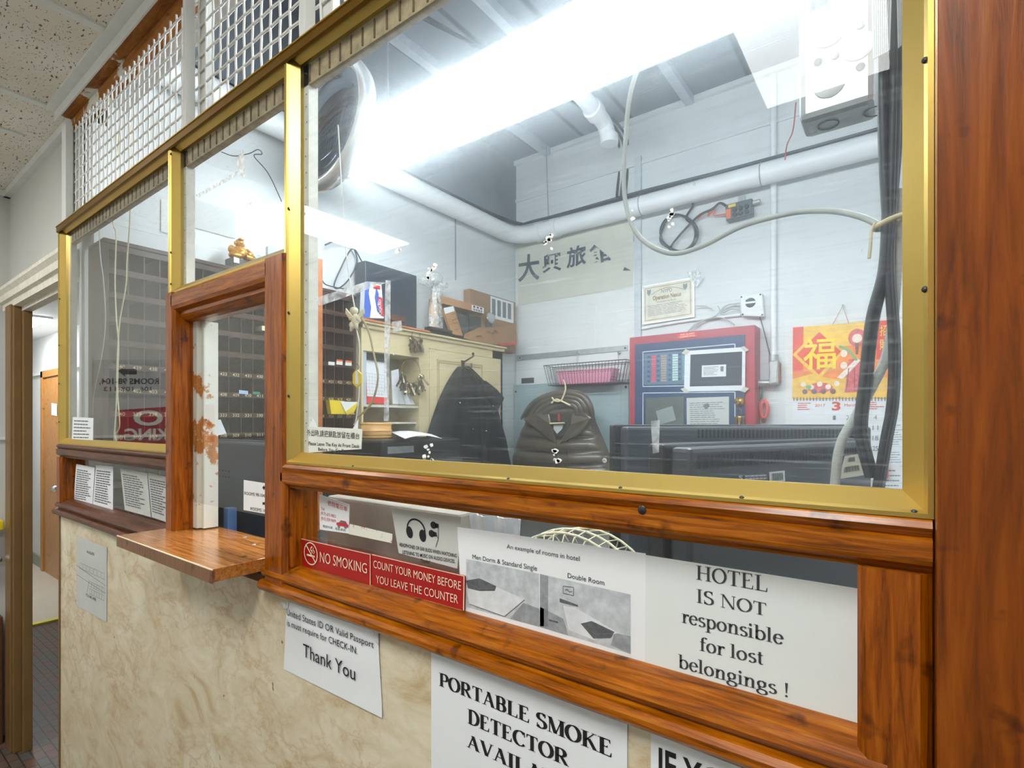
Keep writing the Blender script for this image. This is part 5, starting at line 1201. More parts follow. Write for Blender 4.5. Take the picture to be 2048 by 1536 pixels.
# fire alarm panel
FR = mat('red_enamel', (168, 56, 66), .4, var=.05); NAVY = mat('navy_panel', (34, 62, 98), .4, var=.06); FL = mat('panel_white_line', (206, 220, 230), .5)
FD = .13; yf = YB - FD
fp = thing('fire_alarm_panel', 'red fire alarm control panel with navy face on the back wall', 'alarm panel', tuple(PY(1385, 760, YB)))
a, b = PY(1259, 674, yf), PY(1510, 651, yf)
zt = (a.z + b.z) / 2; zl = 1.25
q = [Vector((a.x, yf, zt)), Vector((b.x, yf, zt)), Vector((b.x, yf, zl)), Vector((a.x, yf, zl))]
MB().box((a.x, yf, zl), (b.x, YB - .0005, zt)).build('cabinet', FR, fp, .003)
ix, iy = PY(1270, 690, yf - .003), PY(1490, 668, yf - .003)
MB().box((ix.x, yf - .004, zl + .04), (iy.x, yf, (ix.z + iy.z) / 2)).build('face', NAVY, fp)
FQ = lambda o, *p: [PY(u, v, yf - o) for u, v in p]
mb = MB()
for w_ in (((1286, 704), (1470, 688), (1470, 770), (1286, 773)), ((1286, 786), (1470, 784), (1470, 880), (1286, 880))):
    qq = FQ(.0045, *w_); qline(mb, qq, [(0, 0), (1, 0), (1, 1), (0, 1), (0, 0)], .005, .0012)
mb.build('white_outline', FL, fp, fixn=False)
mb = MB(); qq = FQ(.0045, (1355, 668), (1395, 663), (1395, 673), (1355, 678)); patch(mb, qq, 0, 0, 1, 1); o = mb.build('title_plate', mat('bright_red_plate', (212, 52, 46), .5), fp, fixn=False)
mb = MB(); text(mb, 'FIRE ALARM', [bil(qq, .15, .1), bil(qq, .85, .1), bil(qq, .85, .42), bil(qq, .15, .42)], .002); text(mb, 'CONTROL PANEL', [bil(qq, .1, .55), bil(qq, .9, .55), bil(qq, .9, .88), bil(qq, .1, .88)], .002); mb.build('lettering', CREAMT, o, fixn=False)
MB().prism(FQ(.005, (1288, 708), (1372, 702), (1372, 768), (1288, 770)), (0, -.003, 0)).build('module_window', mat('dark_blue_grey', (92, 118, 140), .3), fp)
for k, (u0, u1, m) in enumerate(((1303, 1312, mat('led_red', (216, 92, 110), .4)), (1322, 1333, mat('led_tan', (168, 152, 140), .4)), (1345, 1356, mat('led_pale', (196, 222, 220), .4)), (1365, 1371, mat('led_teal', (120, 160, 170), .4)))):
    st = MB(); ds = MB()
    for j in range(11):
        v0 = 712 + j * 4.9 - (u0 - 1300) * .08
        st.prism(FQ(.0085, (u0, v0), (u1, v0 - .5), (u1, v0 + 3.4), (u0, v0 + 3.9)), (0, -.0015, 0))
        if j % 2 == 0: ds.prism(FQ(.0085, (u0 - 8, v0), (u0 - 3, v0 - .3), (u0 - 3, v0 + 4), (u0 - 8, v0 + 4.3)), (0, -.0015, 0))
    st.build('zone_strip', m, fp); ds.build('zone_button', mat('zone_button', (52, 84, 110), .4), fp)
MB().prism(FQ(.005, (1292, 796), (1368, 793), (1368, 880), (1292, 880)), (0, -.004, 0)).build('display_window', mat('olive_dark_glass', (92, 98, 92), .2), fp)
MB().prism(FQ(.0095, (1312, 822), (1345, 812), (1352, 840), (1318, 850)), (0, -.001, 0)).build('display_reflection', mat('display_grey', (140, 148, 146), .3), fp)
q = FQ(.012, (1373, 796), (1458, 793), (1458, 880), (1374, 880))
r = note('permit_sheet', 'grey printed permit sheet behind the lower window of the alarm panel', 'permit', q, PAPERG)
ink(r, lambda mb: (fineprint(mb, q, 16, seed=21, h=.3), qpoly(mb, q, [(.42, .16), (.52, .14), (.56, .22), (.47, .28), (.4, .22)])), INKG, 'fine_print')
q = FQ(.012, (1370, 702), (1491, 694), (1490, 781), (1368, 783))
r = note('identity_card_sheet', 'white sheet with a dark photocopied card taped on the alarm panel', 'notice', q)
mb = MB(); patch(mb, q, .1, .1, .95, .88); mb.build('dark_copy', mat('photocopy_black', (52, 58, 68), .6, var=.4, scale=110), r, fixn=False)
mb = MB(); patch(mb, q, .3, .38, .7, .66, .002); o = mb.build('card_copy', PAPER, r, fixn=False)
mb = MB(); fineprint(mb, q, 6, .33, .58, .42, .64, .35, 31, .0028); patch(mb, q, .61, .42, .66, .54, .0028); mb.build('card_print', INKG, o, fixn=False)
for u, v, d in ((1372, 704, 1), (1489, 698, -1), (1370, 781, -1), (1489, 779, 1)):
    sheet(FQ(.0145, (u - 9, v + 3 * d), (u - 1, v - 6), (u + 9, v - 2 * d), (u + 1, v + 6)), mat('masking_tape', (208, 204, 190), .6), 'tape', r, .0004)
c = PY(1480, 803, yf - .005)
MB().lathe([(0, .03), (.02, .028), (.026, .018), (.028, 0)], Matrix.Translation(c) @ Matrix.Rotation(math.pi / 2, 4, 'X'), 20).box((c.x - .004, c.y - .034, c.z - .014), (c.x + .004, c.y - .028, c.z + .014)).build('lock_knob', BRASS, fp)
t = thing('panel_keys', 'small bunch of keys hanging below the brass lock of the alarm panel', 'keys', tuple(PY(1478, 830, yf - .02)))
c = PY(1479, 826, yf - .014)
MB().tube([c + Vector((.012 * math.cos(k * .785), 0, .024 * math.sin(k * .785))) for k in range(8)], .0022, 5, closed=True).build('ring', KEYM, t)
for s in (-1, 0, 1): MB().box((c.x - .006 + s * .02, c.y - .003, c.z - .09), (c.x + .006 + s * .02, c.y, c.z - .022)).ball((c.x + s * .016, c.y - .0015, c.z - .03), (.012, .002, .014)).build('key', (KEYM, BRASS, KEYM)[s + 1], t)
# certificate
q = QB(.014, (1284, 572), (1388, 554), (1389, 634), (1284, 650))
t = thing('framed_certificate', 'thin framed certificate of thanks above the fire alarm panel', 'certificate', tuple((q[0] + q[2]) / 2))
MB().prism(q, (0, .012, 0)).build('frame', mat('silver_white_frame', (206, 206, 198), .3, metal=.3), t, .001)
qi = [bil(q, .03, .035), bil(q, .97, .035), bil(q, .97, .965), bil(q, .03, .965)]
sheet(qi, mat('cream_certificate', (222, 218, 200), .5), 'certificate', t, .0008)
GB_ = mat('gilt_print', (146, 118, 66), .5)
mb = MB(); qline(mb, qi, [(.04, .06), (.96, .06), (.96, .94), (.04, .94), (.04, .06)], .003, .0018)
text(mb, 'Operation Nexus', [bil(qi, .2, .3), bil(qi, .78, .3), bil(qi, .78, .41), bil(qi, .2, .41)], .002, .03)
qline(mb, qi, [(.16 + .068 * i, .25 - .13 * math.sin(math.pi * i / 10)) for i in range(11)], .003, .0018); mb.build('gilt_lettering', GB_, t, fixn=False)
mb = MB(); text(mb, 'NYPD', [bil(qi, .38, .15), bil(qi, .6, .15), bil(qi, .6, .25), bil(qi, .38, .25)], .002); text(mb, 'Counterterrorism Bureau', [bil(qi, .28, .45), bil(qi, .68, .45), bil(qi, .68, .5), bil(qi, .28, .5)], .002)
fineprint(mb, qi, 7, .1, .9, .55, .86, .25, 41, .002, .3); mb.build('lettering', INKG, t, fixn=False)
for s in (.12, .86):
    mb = MB(); qpoly(mb, qi, [(s - .04, .09), (s, .12), (s + .04, .09), (s + .04, .2), (s, .28), (s - .04, .2)], .002); mb.build('shield_emblem', mat('shield_grey', (108, 124, 128), .5), t, fixn=False)
tag(sheet(QB(.018, (1374, 545), (1395, 535), (1408, 556), (1392, 576)), film_mat('clear_plastic_scrap', (232, 236, 236), .5), 'plastic_scrap', None, .0004, 8, 8, lambda s, t: .006 * math.sin(9 * s + 4 * t) ** 2), 'scrap of clear plastic by the certificate corner', 'plastic')
# conduit, boxes on the wall
def wallcord(name, label, pts, off, r, m, cat='cable', n=8, steps=6):
    return tag(MB().tube(smooth_path([PY(u, v, YB - off) for u, v in pts], steps), r, n).build(name, m), label, cat)
wallcord('thin_conduit', 'thin white conduit running to the square junction box over the alarm panel', [(1284, 657), (1380, 641), (1481, 630)], .012, .008, PIPEW, 'conduit')
wallcord('upright_conduit', 'white upright conduit running down the back wall beside the calendar', [(1547, 150), (1547, 400), (1547, 718)], .014, .016, PIPEW, 'conduit', 12)
t = thing('square_junction_box', 'white square junction box with screws at the end of the thin conduit', 'junction box', tuple(PY(1505, 612, YB)))
q = QB(.05, (1480, 591), (1524, 586), (1528, 633), (1483, 632)); MB().prism(q, (0, .0495, 0)).build('box', WPAINT, t, .004)
for s, u_ in ((.06, .08), (.92, .06), (.06, .92), (.93, .93), (.28, .27)): MB().ball(bil(q, s, u_) + Vector((0, -.001, 0)), .005).build('screw', DKGREY, t)
c = bil(q, .45, .38); MB().lathe([(0, .002), (.026, .002), (.027, 0)], Matrix.Translation(c + Vector((0, -.0005, 0))) @ Matrix.Rotation(math.pi / 2, 4, 'X'), 16).build('knockout', DKGREY, t); MB().box((c.x - .026, c.y - .005, c.z - .004), (c.x + .026, c.y - .002, c.z + .006)).build('tab', WPAINT, t)
for i, (pts, lb) in enumerate((([(1392, 612), (1410, 612), (1424, 618)], 'short loose grey wire beside the certificate'), ([(1375, 664), (1395, 645), (1430, 632), (1450, 612), (1480, 606)], 'grey wire rising from the alarm panel to the junction box'), ([(1445, 618), (1460, 608), (1480, 612)], 'middle short grey wire entering the junction box'), ([(1436, 612), (1445, 625), (1462, 618), (1480, 620)], 'lowest short grey wire entering the junction box'), ([(1376, 662), (1410, 640), (1445, 636), (1470, 650)], 'grey wire arching over the alarm panel top'), ([(1520, 634), (1530, 670), (1540, 712)], 'dark wire from the junction box down to the conduit fitting'))):
    wallcord('wall_wire', lb, pts, .03, .0035, GREYCAB if i < 5 else DKGREY, 'wire', 6)
t = thing('conduit_fitting', 'grey metal conduit fitting elbow at the foot of the upright conduit', 'conduit fitting', tuple(PY(1550, 745, YB)))
q = QB(.07, (1538, 722), (1556, 720), (1556, 768), (1538, 770)); MB().prism(q, (0, .065, 0)).build('body', STEEL, t, .006)
MB().tube([PY(1547, 710, YB - .03), PY(1547, 724, YB - .03)], .024, 12).build('collar', STEEL, t); MB().tube([PY(1515, 766, YB - .04), PY(1540, 766, YB - .04)], .018, 10).build('side_pipe', STEEL, t)
MB().prism(QB(.075, (1543, 738), (1553, 736), (1553, 764), (1543, 766)), (0, .004, 0)).build('tag', PAPERG, t)
MB().prism(QB(.03, (1557, 724), (1561, 726), (1561, 764), (1557, 768)), (0, .02, 0)).build('rust_plate', mat('rust', (150, 76, 62), .7), t)
t = thing('key_coil', 'red and green coiled key cord hanging from the conduit fitting', 'key coil', tuple(PY(1527, 815, YB - .04)))
MB().tube([PY(1528 + 7 * math.cos(k * .628), 818 + 18 * math.sin(k * .628), YB - .04) for k in range(10)], .011, 8, closed=True).build('coil', mat('coral_cord', (214, 84, 74), .5, var=.3, scale=160), t)
MB().tube(smooth_path([PY(1526, 772, YB - .04), PY(1524, 790, YB - .045), PY(1522, 802, YB - .04), PY(1519, 826, YB - .04)], 5), .006, 6).build('green_band', mat('green_cord', (54, 120, 96), .6), t)
MB().box(tuple(PY(1523, 846, YB - .045)), tuple(PY(1531, 836, YB - .035))).build('clip', KEYM, t)
# splitter and coil
t = thing('cable_splitter', 'black and yellow cable splitter block on the wall with orange leads', 'splitter', tuple(PY(1486, 420, YB)))
q = QB(.06, (1450, 410), (1504, 396), (1504, 428), (1452, 442)); MB().prism(q, (0, .05, 0)).build('block', mat('dark_grey_block', (74, 84, 92), .4), t, .004)
mb = MB(); patch(mb, q, .12, .06, .4, .24); mb.build('yellow_label', YEL, t, fixn=False); mb = MB(); patch(mb, q, .02, .3, .2, .9); mb.build('orange_label', mat('orange_label', (232, 110, 40), .5), t, fixn=False)
for i in range(6):
    c = bil(q, .36 + .22 * (i % 3), .45 + .32 * (i // 3)); MB().lathe([(0, .012), (.011, .012), (.013, 0)], Matrix.Translation(c) @ Matrix.Rotation(math.pi / 2, 4, 'X'), 12).build('port', BLACKP, t)
MB().tube([PY(1503, 407, YB - .04), PY(1520, 402, YB - .04)], .012, 10).build('connector', STEEL, t)
MB().prism(QB(.02, (1476, 392), (1490, 389), (1490, 402), (1476, 405)), (0, .01, 0)).build('mount_tab', STEEL, t)
pts = [PY(1376, 392, YB - .012), PY(1386, 410, YB - .016)]
for k in range(26):
    a_ = 1.1 - k * .6283; pts.append(PY(1357 + (33 + 1.2 * (k % 7)) * math.cos(a_), 466 - (34 + .8 * (k % 5)) * math.sin(a_), YB - .03 - .002 * (k % 6)))
pts += [PY(1392, 436, YB - .04), PY(1425, 418, YB - .045), PY(1440, 406, YB - .045), PY(1455, 414, YB - .05)]
tag(MB().tube(smooth_path(pts, 4), .007, 7).build('black_cable_coil', RUBBER), 'black cable wound in a coil on the wall below the white pipe', 'cable')
ORW = mat('orange_wire', (226, 96, 56), .5)
wallcord('orange_lead', 'orange lead zigzagging from the coil to the splitter', [(1394, 438), (1418, 420), (1416, 432), (1430, 416), (1428, 430), (1452, 428)], .035, .004, ORW)
# big white pipes
pz_ = PX(770, 350, -2.25).z
t = thing('white_pipe', 'thick white painted pipe running round the side and back walls', 'pipe', (-2.0, 2.5, pz_))
ypb = YB - .09; R = .058
pts = [(-2.25, .2, pz_), (-2.25, ypb - .14, pz_)] + [(-2.25 + .14 - .14 * math.cos(k * .3142), ypb - .14 + .14 * math.sin(k * .3142), pz_) for k in range(1, 6)] + [(-2.0, ypb, pz_), (.48, ypb, pz_)]
MB().tube(pts, R, 18).build('pipe', PIPEW, t)
for x in (-2.08, -1.95): MB().tube([(x, ypb, pz_), (x + .05, ypb, pz_)], R + .006, 18).build('pipe_collar', PIPEW, t)
for x in (-1.3, -.62): MB().tube([(x, ypb + (R + .003) * math.cos(k * .5236), pz_ + (R + .003) * math.sin(k * .5236)) for k in range(12)], .003, 5, closed=True).build('wire_tie', STEEL, t)
MB().tube([(-1.98, ypb, pz_ + R), (-2.0, ypb, OCEIL)], .004, 6).build('hanger_wire', STEEL, t)
for i in range(3):
    z_ = pz_ + R + .008; dy = -.02 + .018 * i
    tag(MB().tube(smooth_path([(-2.27 + .012 * i, .25, z_), (-2.27 + .012 * i, 1.6, z_ + .004), (-2.25 + .012 * i, ypb - .1, z_ + .02), (-2.05, ypb + dy, z_ + .012 + .006 * i), (-1.3, ypb + dy, z_ + .012), (-.7, ypb + dy, z_ + .004 * i), (.45, ypb + dy, z_)], 8), .008, 7).build('pipe_cable', RUBBER), ('black cable along the white pipe closest to the room', 'middle black cable along the top of the white pipe', 'black cable along the white pipe closest to the wall')[i], 'cable', 'black cables lying on the white pipe')
pc = PY(1000, 240, 1.85); zs_ = pc.z
t = thing('sprinkler_pipe', 'white sprinkler pipe with an elbow branch below the office ceiling', 'pipe', (-.8, 1.85, zs_))
MB().tube([(-2.3, 1.85, zs_), (.48, 1.85, zs_)], .05, 16).build('pipe', PIPEW, t)
e = PY(1185, 200, 2.1)
e0 = Vector((PY(1150, 190, 1.85).x, 1.85, zs_))
MB().tube(smooth_path([e0, e0 + Vector((0, .2, -.02)), e0 + Vector((0, .34, -.04)), e0 + Vector((.02, .36, -.14))], 6), .045, 14).build('branch', PIPEW, t)
MB().tube([e0 + Vector((0, .18, -.02)), e0 + Vector((0, .24, -.025))], .055, 14).tube([e0 + Vector((.02, .36, -.1)), e0 + Vector((.02, .36, -.15))], .05, 14).build('collar', PIPEW, t)
MB().tube([(-1.3, 1.85, zs_), (-1.3, 1.85, OCEIL)], .004, 6).build('hanger_rod', STEEL, t)
# ceiling cable bundle and joists
for i, x in enumerate((-2.05, -1.55, -1.05, -.4)):
    tag(MB().box((x, .16, OCEIL - .05), (x + .05, BY - .03, OCEIL)).build('ceiling_batten', mat('bluish_batten', (178, 186, 194), .6), None, .002), ('painted batten on the office ceiling beside the side wall', 'painted batten on the office ceiling, second from the side wall', 'painted batten on the office ceiling over the strip light middle', 'painted batten on the office ceiling farthest from the side wall')[i], 'batten', 'painted ceiling battens')
for i in range(3):
    tag(MB().tube(smooth_path([(-1.9 + .03 * i, .2, OCEIL - .03), (-1.8, 1.0, OCEIL - .06 - .01 * i), (-1.62 + .03 * i, 1.9, OCEIL - .05), (-1.5 + .03 * i, BY - .04, OCEIL - .08), (-1.5 + .03 * i, BY - .02, 3.0)], 8), .008, 6).build('ceiling_cable', RUBBER), ('black cable slung under the office ceiling, outer one', 'black cable slung under the office ceiling, middle one', 'black cable slung under the office ceiling, inner one')[i], 'cable', 'black cables slung under the ceiling')
# wall calendar
q = QB(.004, (1570, 640), (1812, 612), (1812, 960), (1570, 960))
tag(sheet(QB(.001, (1570, 640), (1812, 618), (1812, 965), (1572, 950)), WHITE_WALL, 'white_backing', None, .003), 'white backing board behind the wall calendar', 'board')
wc = thing('wall_calendar', 'red and gold new year wall calendar with a spiral and month page', 'calendar', tuple(PY(1680, 720, YB)))
q = QB(.012, (1586, 655), (1781, 640), (1778, 797), (1585, 798))
q[2] = PY(1779, 796, YB - .012)
RP = mat('calendar_red_print', (216, 58, 48), .5, var=.15, scale=30); YP = mat('calendar_gold_print', (238, 190, 70), .5, var=.18, scale=24); OP = mat('calendar_orange_print', (236, 132, 60), .5, var=.2, scale=20)
pic_ = sheet(q, OP, 'picture', wc, .001)
def pp_(nm, m, fn): mb = MB(); fn(mb); return mb.build(nm, m, pic_, fixn=False)
pp_('gold_ground', YP, lambda mb: (patch(mb, q, .12, 0, .86, .3, .0022), qpoly(mb, q, [(0, .72), (.2, .66), (.45, .74), (.7, .7), (1, .74), (1, 1), (0, 1)], .0022)))
pp_('red_bands', RP, lambda mb: (patch(mb, q, 0, 0, .115, .62, .0022), patch(mb, q, .87, 0, 1, .5, .0022)))
pp_('gold_diamond', YP, lambda mb: qpoly(mb, q, [(.29, .03), (.56, .37), (.29, .74), (.0, .38)], .003))
pp_('red_diamond', RP, lambda mb: qpoly(mb, q, [(.29, .09), (.52, .37), (.29, .67), (.045, .38)], .0038))
pp_('fortune_character', mat('bright_gold_character', (252, 216, 50), .35), lambda mb: text(mb, '福', [bil(q, .12, .17), bil(q, .47, .17), bil(q, .47, .6), bil(q, .12, .6)], .006, .012, True))
def blob(mb, cx, cy, rx, ry, off): qpoly(mb, q, [(cx + rx * math.cos(k * .5236), cy + ry * math.sin(k * .5236)) for k in range(12)], off)
pp_('robed_figure', mat('figure_pink_red', (206, 84, 96), .5, var=.5, scale=60), lambda mb: (blob(mb, .68, .2, .09, .12, .0045), qpoly(mb, q, [(.6, .48), (.76, .48), (.88, .9), (.56, .92)], .0042), blob(mb, .3, .85, .14, .07, .0042)))
pp_('pale_faces', mat('figure_pale', (246, 226, 214), .5, var=.15, scale=60), lambda mb: (blob(mb, .68, .21, .05, .06, .0052), qpoly(mb, q, [(.48, .72), (.68, .47), (.72, .5), (.54, .74)], .0052), [blob(mb, .12 + .09 * i, .8 + .04 * (i % 2), .03, .035, .0052) for i in range(5)], [blob(mb, .55, .4 + .16 * i, .035, .05, .0048) for i in range(2)]))
pp_('dark_details', mat('figure_dark', (98, 62, 84), .5, var=.4, scale=70), lambda mb: (qpoly(mb, q, [(.66, .27), (.7, .27), (.69, .42), (.67, .42)], .0058), [blob(mb, .14 + .1 * i, .9, .03, .035, .0058) for i in range(4)], [qline(mb, q, [(.6 + .06 * i, .6), (.58 + .08 * i, .9)], .004, .0058) for i in range(3)]))
pp_('green_scroll', mat('figure_green', (96, 170, 116), .5), lambda mb: (qline(mb, q, [(.5, .3), (.6, .36), (.68, .5)], .012, .0062), blob(mb, .18, .84, .03, .03, .0062)))
pp_('couplet', YP, lambda mb: text(mb, '招', [bil(q, .9, .06), bil(q, .98, .06), bil(q, .98, .2), bil(q, .9, .2)], .004, .01, True) or text(mb, '財', [bil(q, .9, .24), bil(q, .98, .24), bil(q, .98, .38), bil(q, .9, .38)], .004, .01, True))
q = QB(.012, (1585, 799), (1779, 797), (1779, 935), (1583, 935))
pg = sheet(q, PAPER, 'month_page', wc, .0008)
mb = MB(); text(mb, '3', [bil(q, .43, .045), bil(q, .52, .045), bil(q, .52, .16), bil(q, .43, .16)], .003, .03); text(mb, '2017', [bil(q, .25, .07), bil(q, .36, .07), bil(q, .36, .11), bil(q, .25, .11)], .003); text(mb, 'March', [bil(q, .56, .07), bil(q, .68, .07), bil(q, .68, .11), bil(q, .56, .11)], .003)
for j in range(4): text(mb, str(5 + 7 * j), [bil(q, .03, .39 + j * .15), bil(q, .06, .39 + j * .15), bil(q, .06, .45 + j * .15), bil(q, .03, .45 + j * .15)], .003)
fineprint(mb, q, 4, .06, .22, .05, .17, .4, 51, .003); fineprint(mb, q, 4, .74, .95, .05, .17, .4, 52, .003); mb.build('red_print', mat('calendar_red', (206, 44, 36), .6), pg, fixn=False)
mb = MB(); days = {1: (3, 0), 2: (4, 0), 3: (5, 0), 4: (6, 0)}
for d in range(5, 32): days[d] = ((d - 5) % 7, 1 + (d - 5) // 7)
for d, (c_, r_) in days.items():
    if c_ == 0: continue
    s = .045 + .137 * c_; t_ = .24 + .15 * r_; wd = .03 if d < 10 else .055; text(mb, str(d), [bil(q, s - wd / 2, t_), bil(q, s + wd / 2, t_), bil(q, s + wd / 2, t_ + .065), bil(q, s - wd / 2, t_ + .065)], .003)
mb.build('dates', INKG, pg, fixn=False)
mb = MB()
for i in range(30): c = PY(1588 + 6.5 * i, 798, YB - .015); mb.tube([c + Vector((0, .006 * math.cos(k * .785), .009 * math.sin(k * .785))) for k in range(8)], .0016, 5, closed=True)
mb.build('spiral', DKGREY, wc)
MB().tube([PY(1663, 653, YB - .012), PY(1685, 612, YB - .012), PY(1699, 650, YB - .012)], .0016, 5).build('hanging_string', mat('red_string', (176, 60, 60), .7), wc)
tag(MB().tube([PY(1685, 610, YB), PY(1685, 610, YB - .03)], .004, 8).build('wall_nail', STEEL), 'nail holding the red string of the wall calendar', 'nail')
for i, (p, lb) in enumerate(((((1752, 846), (1812, 842), (1812, 898), (1752, 898)), 'upper printed notice on the wall between the calendar and the gold frame'), (((1752, 900), (1812, 900), (1812, 932), (1752, 932)), 'middle printed notice below the calendar edge'), (((1752, 934), (1812, 934), (1812, 985), (1752, 985)), 'lowest ruled form on the wall by the gold frame'))):
    q = QB(.004, *p); r = note('wall_form', lb, 'notice', q); ink(r, lambda mb: fineprint(mb, q, (9, 5, 4)[i], seed=60 + i, h=.25), INKG, 'fine_print')
tag(MB().box(tuple(PY(1756, 955, YB - .03)), tuple(PY(1777, 928, YB - .008))).build('red_card', mat('calendar_red', (206, 44, 36), .6)), 'red card standing on the wall forms beside the cable ends', 'card')

# ================================================================== JUST BEHIND THE PANES
# convex mirror
C = PY(652, 246, .32); zcm = zpx(C.x, C.y) * 1
camR = Vector((CS, SN, 0)); up_ = Vector((0, 0, 1)); tocam = (C0 - C).normalized()
mn = (camR * -.86 + up_ * .51); mn = (mn - tocam * mn.dot(tocam)).normalized()
n_ = (tocam * .43 + mn * .9).normalized(); Rm = 133 * zcm
Mx = Matrix.Translation(C) @ n_.to_track_quat('Z', 'Y').to_matrix().to_4x4()
cm = thing('convex_mirror', 'round convex security mirror in a bright chrome rim behind the gold mullion', 'mirror', tuple(C))
MB().lathe([(Rm * .84 * math.sin(k * .1), Rm * .02 + Rm * .2 * (math.cos(k * .1) - math.cos(1.0))) if k < 10 else (Rm * .84 * math.sin(k * .1), 0.0) for k in range(0, 16)][:15], Mx, 40).build('mirror_glass', MIRROR, cm)
MB().lathe([(Rm * .84, .002), (Rm * .88, .012), (Rm * .94, .015), (Rm, .006), (Rm * 1.005, -.012), (Rm * .97, -.032), (Rm * .85, -.042), (0, -.045)], Mx, 48).build('rim', mat('bright_rim', (236, 240, 242), .22, metal=.7, var=.03), cm)
back = C - n_ * .045
MB().tube([back, back - n_ * .05, (back.x - n_.x * .06, back.y - n_.y * .06, OCEIL)], .012, 10).build('bracket', STEEL, cm)
MB().ball(PY(588, 352, .34), .018).build('bracket_knob', BLACKP, cm)
# junction box with cables
JB = .2
a, b = PY(1597, 28, JB), PY(1752, 198, JB)
jb = thing('junction_box', 'galvanised steel junction box with round knockouts high behind the large pane', 'junction box', ((a.x + b.x) / 2, JB + .03, b.z))
MB().box((a.x, JB, b.z), (b.x, JB + .056, a.z)).build('box', STEEL, jb, .008)
jq = lambda u, v, o=.0008: PY(u, v, JB - o)
KN = mat('bright_white_disc', (240, 244, 244), .35)  # flat white colour of the knockout discs
for u, v in ((1658, 66), (1716, 92), (1659, 167)):
    c = jq(u, v); MB().lathe([(0, .0012), (.0165, .0012), (.0172, 0)], Matrix.Translation(c) @ Matrix.Rotation(math.pi / 2, 4, 'X'), 24).build('knockout', KN, jb)
for u, v, m in ((1721, 50, STEEL), (1636, 124, DKGREY), (1670, 111, STEEL), (1721, 133, BLACKP)):
    c = jq(u, v); MB().lathe([(0, .0012), (.0045, .001), (.005, 0)], Matrix.Translation(c) @ Matrix.Rotation(math.pi / 2, 4, 'X'), 14).build('screw_hole', m, jb)
for i in range(2):
    c = Vector((a.x + .03 + .05 * i, JB + .028, b.z - .0008)); MB().tube([c + Vector((.012 * math.cos(k * .5236), .012 * math.sin(k * .5236), 0)) for k in range(12)], .0009, 5, closed=True).build('bottom_knockout', DKGREY, jb)
MB().tube([((a.x + b.x) / 2, JB + .03, a.z), ((a.x + b.x) / 2, JB + .03, OCEIL)], .011, 10).build('conduit', STEEL, jb)
def ycable(name, label, pts, y, r, m, group=None, n=8, steps=8, cat='cable', dy=None):
    P_ = [PY(u, v, y + (dy[i] if dy else 0)) for i, (u, v) in enumerate(pts)]
    return tag(MB().tube(smooth_path(P_, steps), r, n).build(name, m), label, cat, group)
lab = ('outermost black cable of the tied bundle, ending low on the monitor', 'second black cable of the tied bundle', 'third black cable of the tied bundle, at its middle', 'fourth black cable of the tied bundle', 'fifth black cable of the tied bundle', 'black cable of the tied bundle closest to the gold frame')
L1 = [(1757, 560), (1747, 640), (1731, 764), (1722, 847), (1728, 895), (1744, 955)]; R1 = [(1786, 560), (1789, 688), (1786, 802), (1773, 879), (1757, 975)]
for i in range(6):
    o = (i - 2.5); top = [(1762 + 8 * i, -120), (1764 + 8 * i, 60), (1764 + 7.5 * i, 180), (1766 + 6 * i, 300), (1771 + 3.4 * i, 400), (1772 + 2.6 * i, 440)]
    low = [(u + (i - 1) * 5 - (0 if v > 700 else 2), v) for u, v in L1] if i < 3 else [(u + (i - 4) * 5, v) for u, v in R1]
    low[0] = (1765 + i * 3.6, 540)
    ycable('black_cable', lab[i], top + low, .095 + .006 * (i % 3), .0034 if i % 2 else .0042, RUBBER, 'black cables of the tied bundle')
ycable('grey_cable', 'thick pale grey cable crossing behind the black bundle down to the monitor', [(1795, 380), (1792, 560), (1777, 697), (1744, 774), (1712, 831), (1680, 892), (1669, 975)], .115, .0048, GREYCAB)
ycable('grey_cable', 'grey cable looping in a wide curve from the strip light to the tied bundle', [(1345, -60), (1308, 64), (1284, 116), (1261, 185), (1252, 266), (1248, 378), (1263, 447), (1293, 486), (1345, 507), (1405, 492), (1478, 455), (1547, 434), (1607, 423), (1671, 423), (1723, 434), (1758, 450)], .15, .0034, GREYCAB, dy=[.1, .06, .03] + [0] * 10 + [-.01, -.03, -.045])
c = PY(1779, 445, .1)
zt_ = thing('cable_tie', 'cream cable tie holding the black cable bundle', 'cable tie', tuple(c))
MB().tube([c + Vector((.0125 * math.cos(k * .3927), .010 * math.sin(k * .3927), .004 * math.cos(k * .3927))) for k in range(16)], .0028, 6, closed=True).build('band', CREAMCORD, zt_)
MB().tube(smooth_path([c + Vector((-.012, -.006, 0)), c + Vector((-.015, -.008, -.008)), PY(1741, 490, .09), PY(1738, 517, .09)], 5), .0016, 6).build('tail', CREAMCORD, zt_)
for i, (p, lb) in enumerate(((((1742, -60), (1785, -60), (1780, 100), (1746, 118)), 'flat grey ribbon cable in front of the junction box'), (((1792, -60), (1806, -60), (1806, 88), (1796, 96)), 'narrow flat grey ribbon strip by the gold frame'))):
    r = thing('ribbon_cable', lb, 'cable', tuple(PY(p[3][0], p[3][1], .075))); q = Q(.075, *p)
    MB().prism(q, (0, .0015, 0)).build('ribbon', mat('pale_ribbon_grey', (190, 196, 194), .5), r)
    mb = MB()
    for k in range(1, 9 if i == 0 else 4): qline(mb, q, [(k / (9 if i == 0 else 4), 0), (k / (9 if i == 0 else 4), 1)], .0005, .0006)
    mb.build('ribbing', INKG, r, fixn=False)
# red wire hanging by the junction box
ycable('red_wire', 'thin red wire dangling at the white pipe below the junction box', [(1592, 205), (1586, 260), (1574, 290), (1570, 320)], 2.3, .003, mat('red_wire', (170, 50, 50), .6), cat='wire')
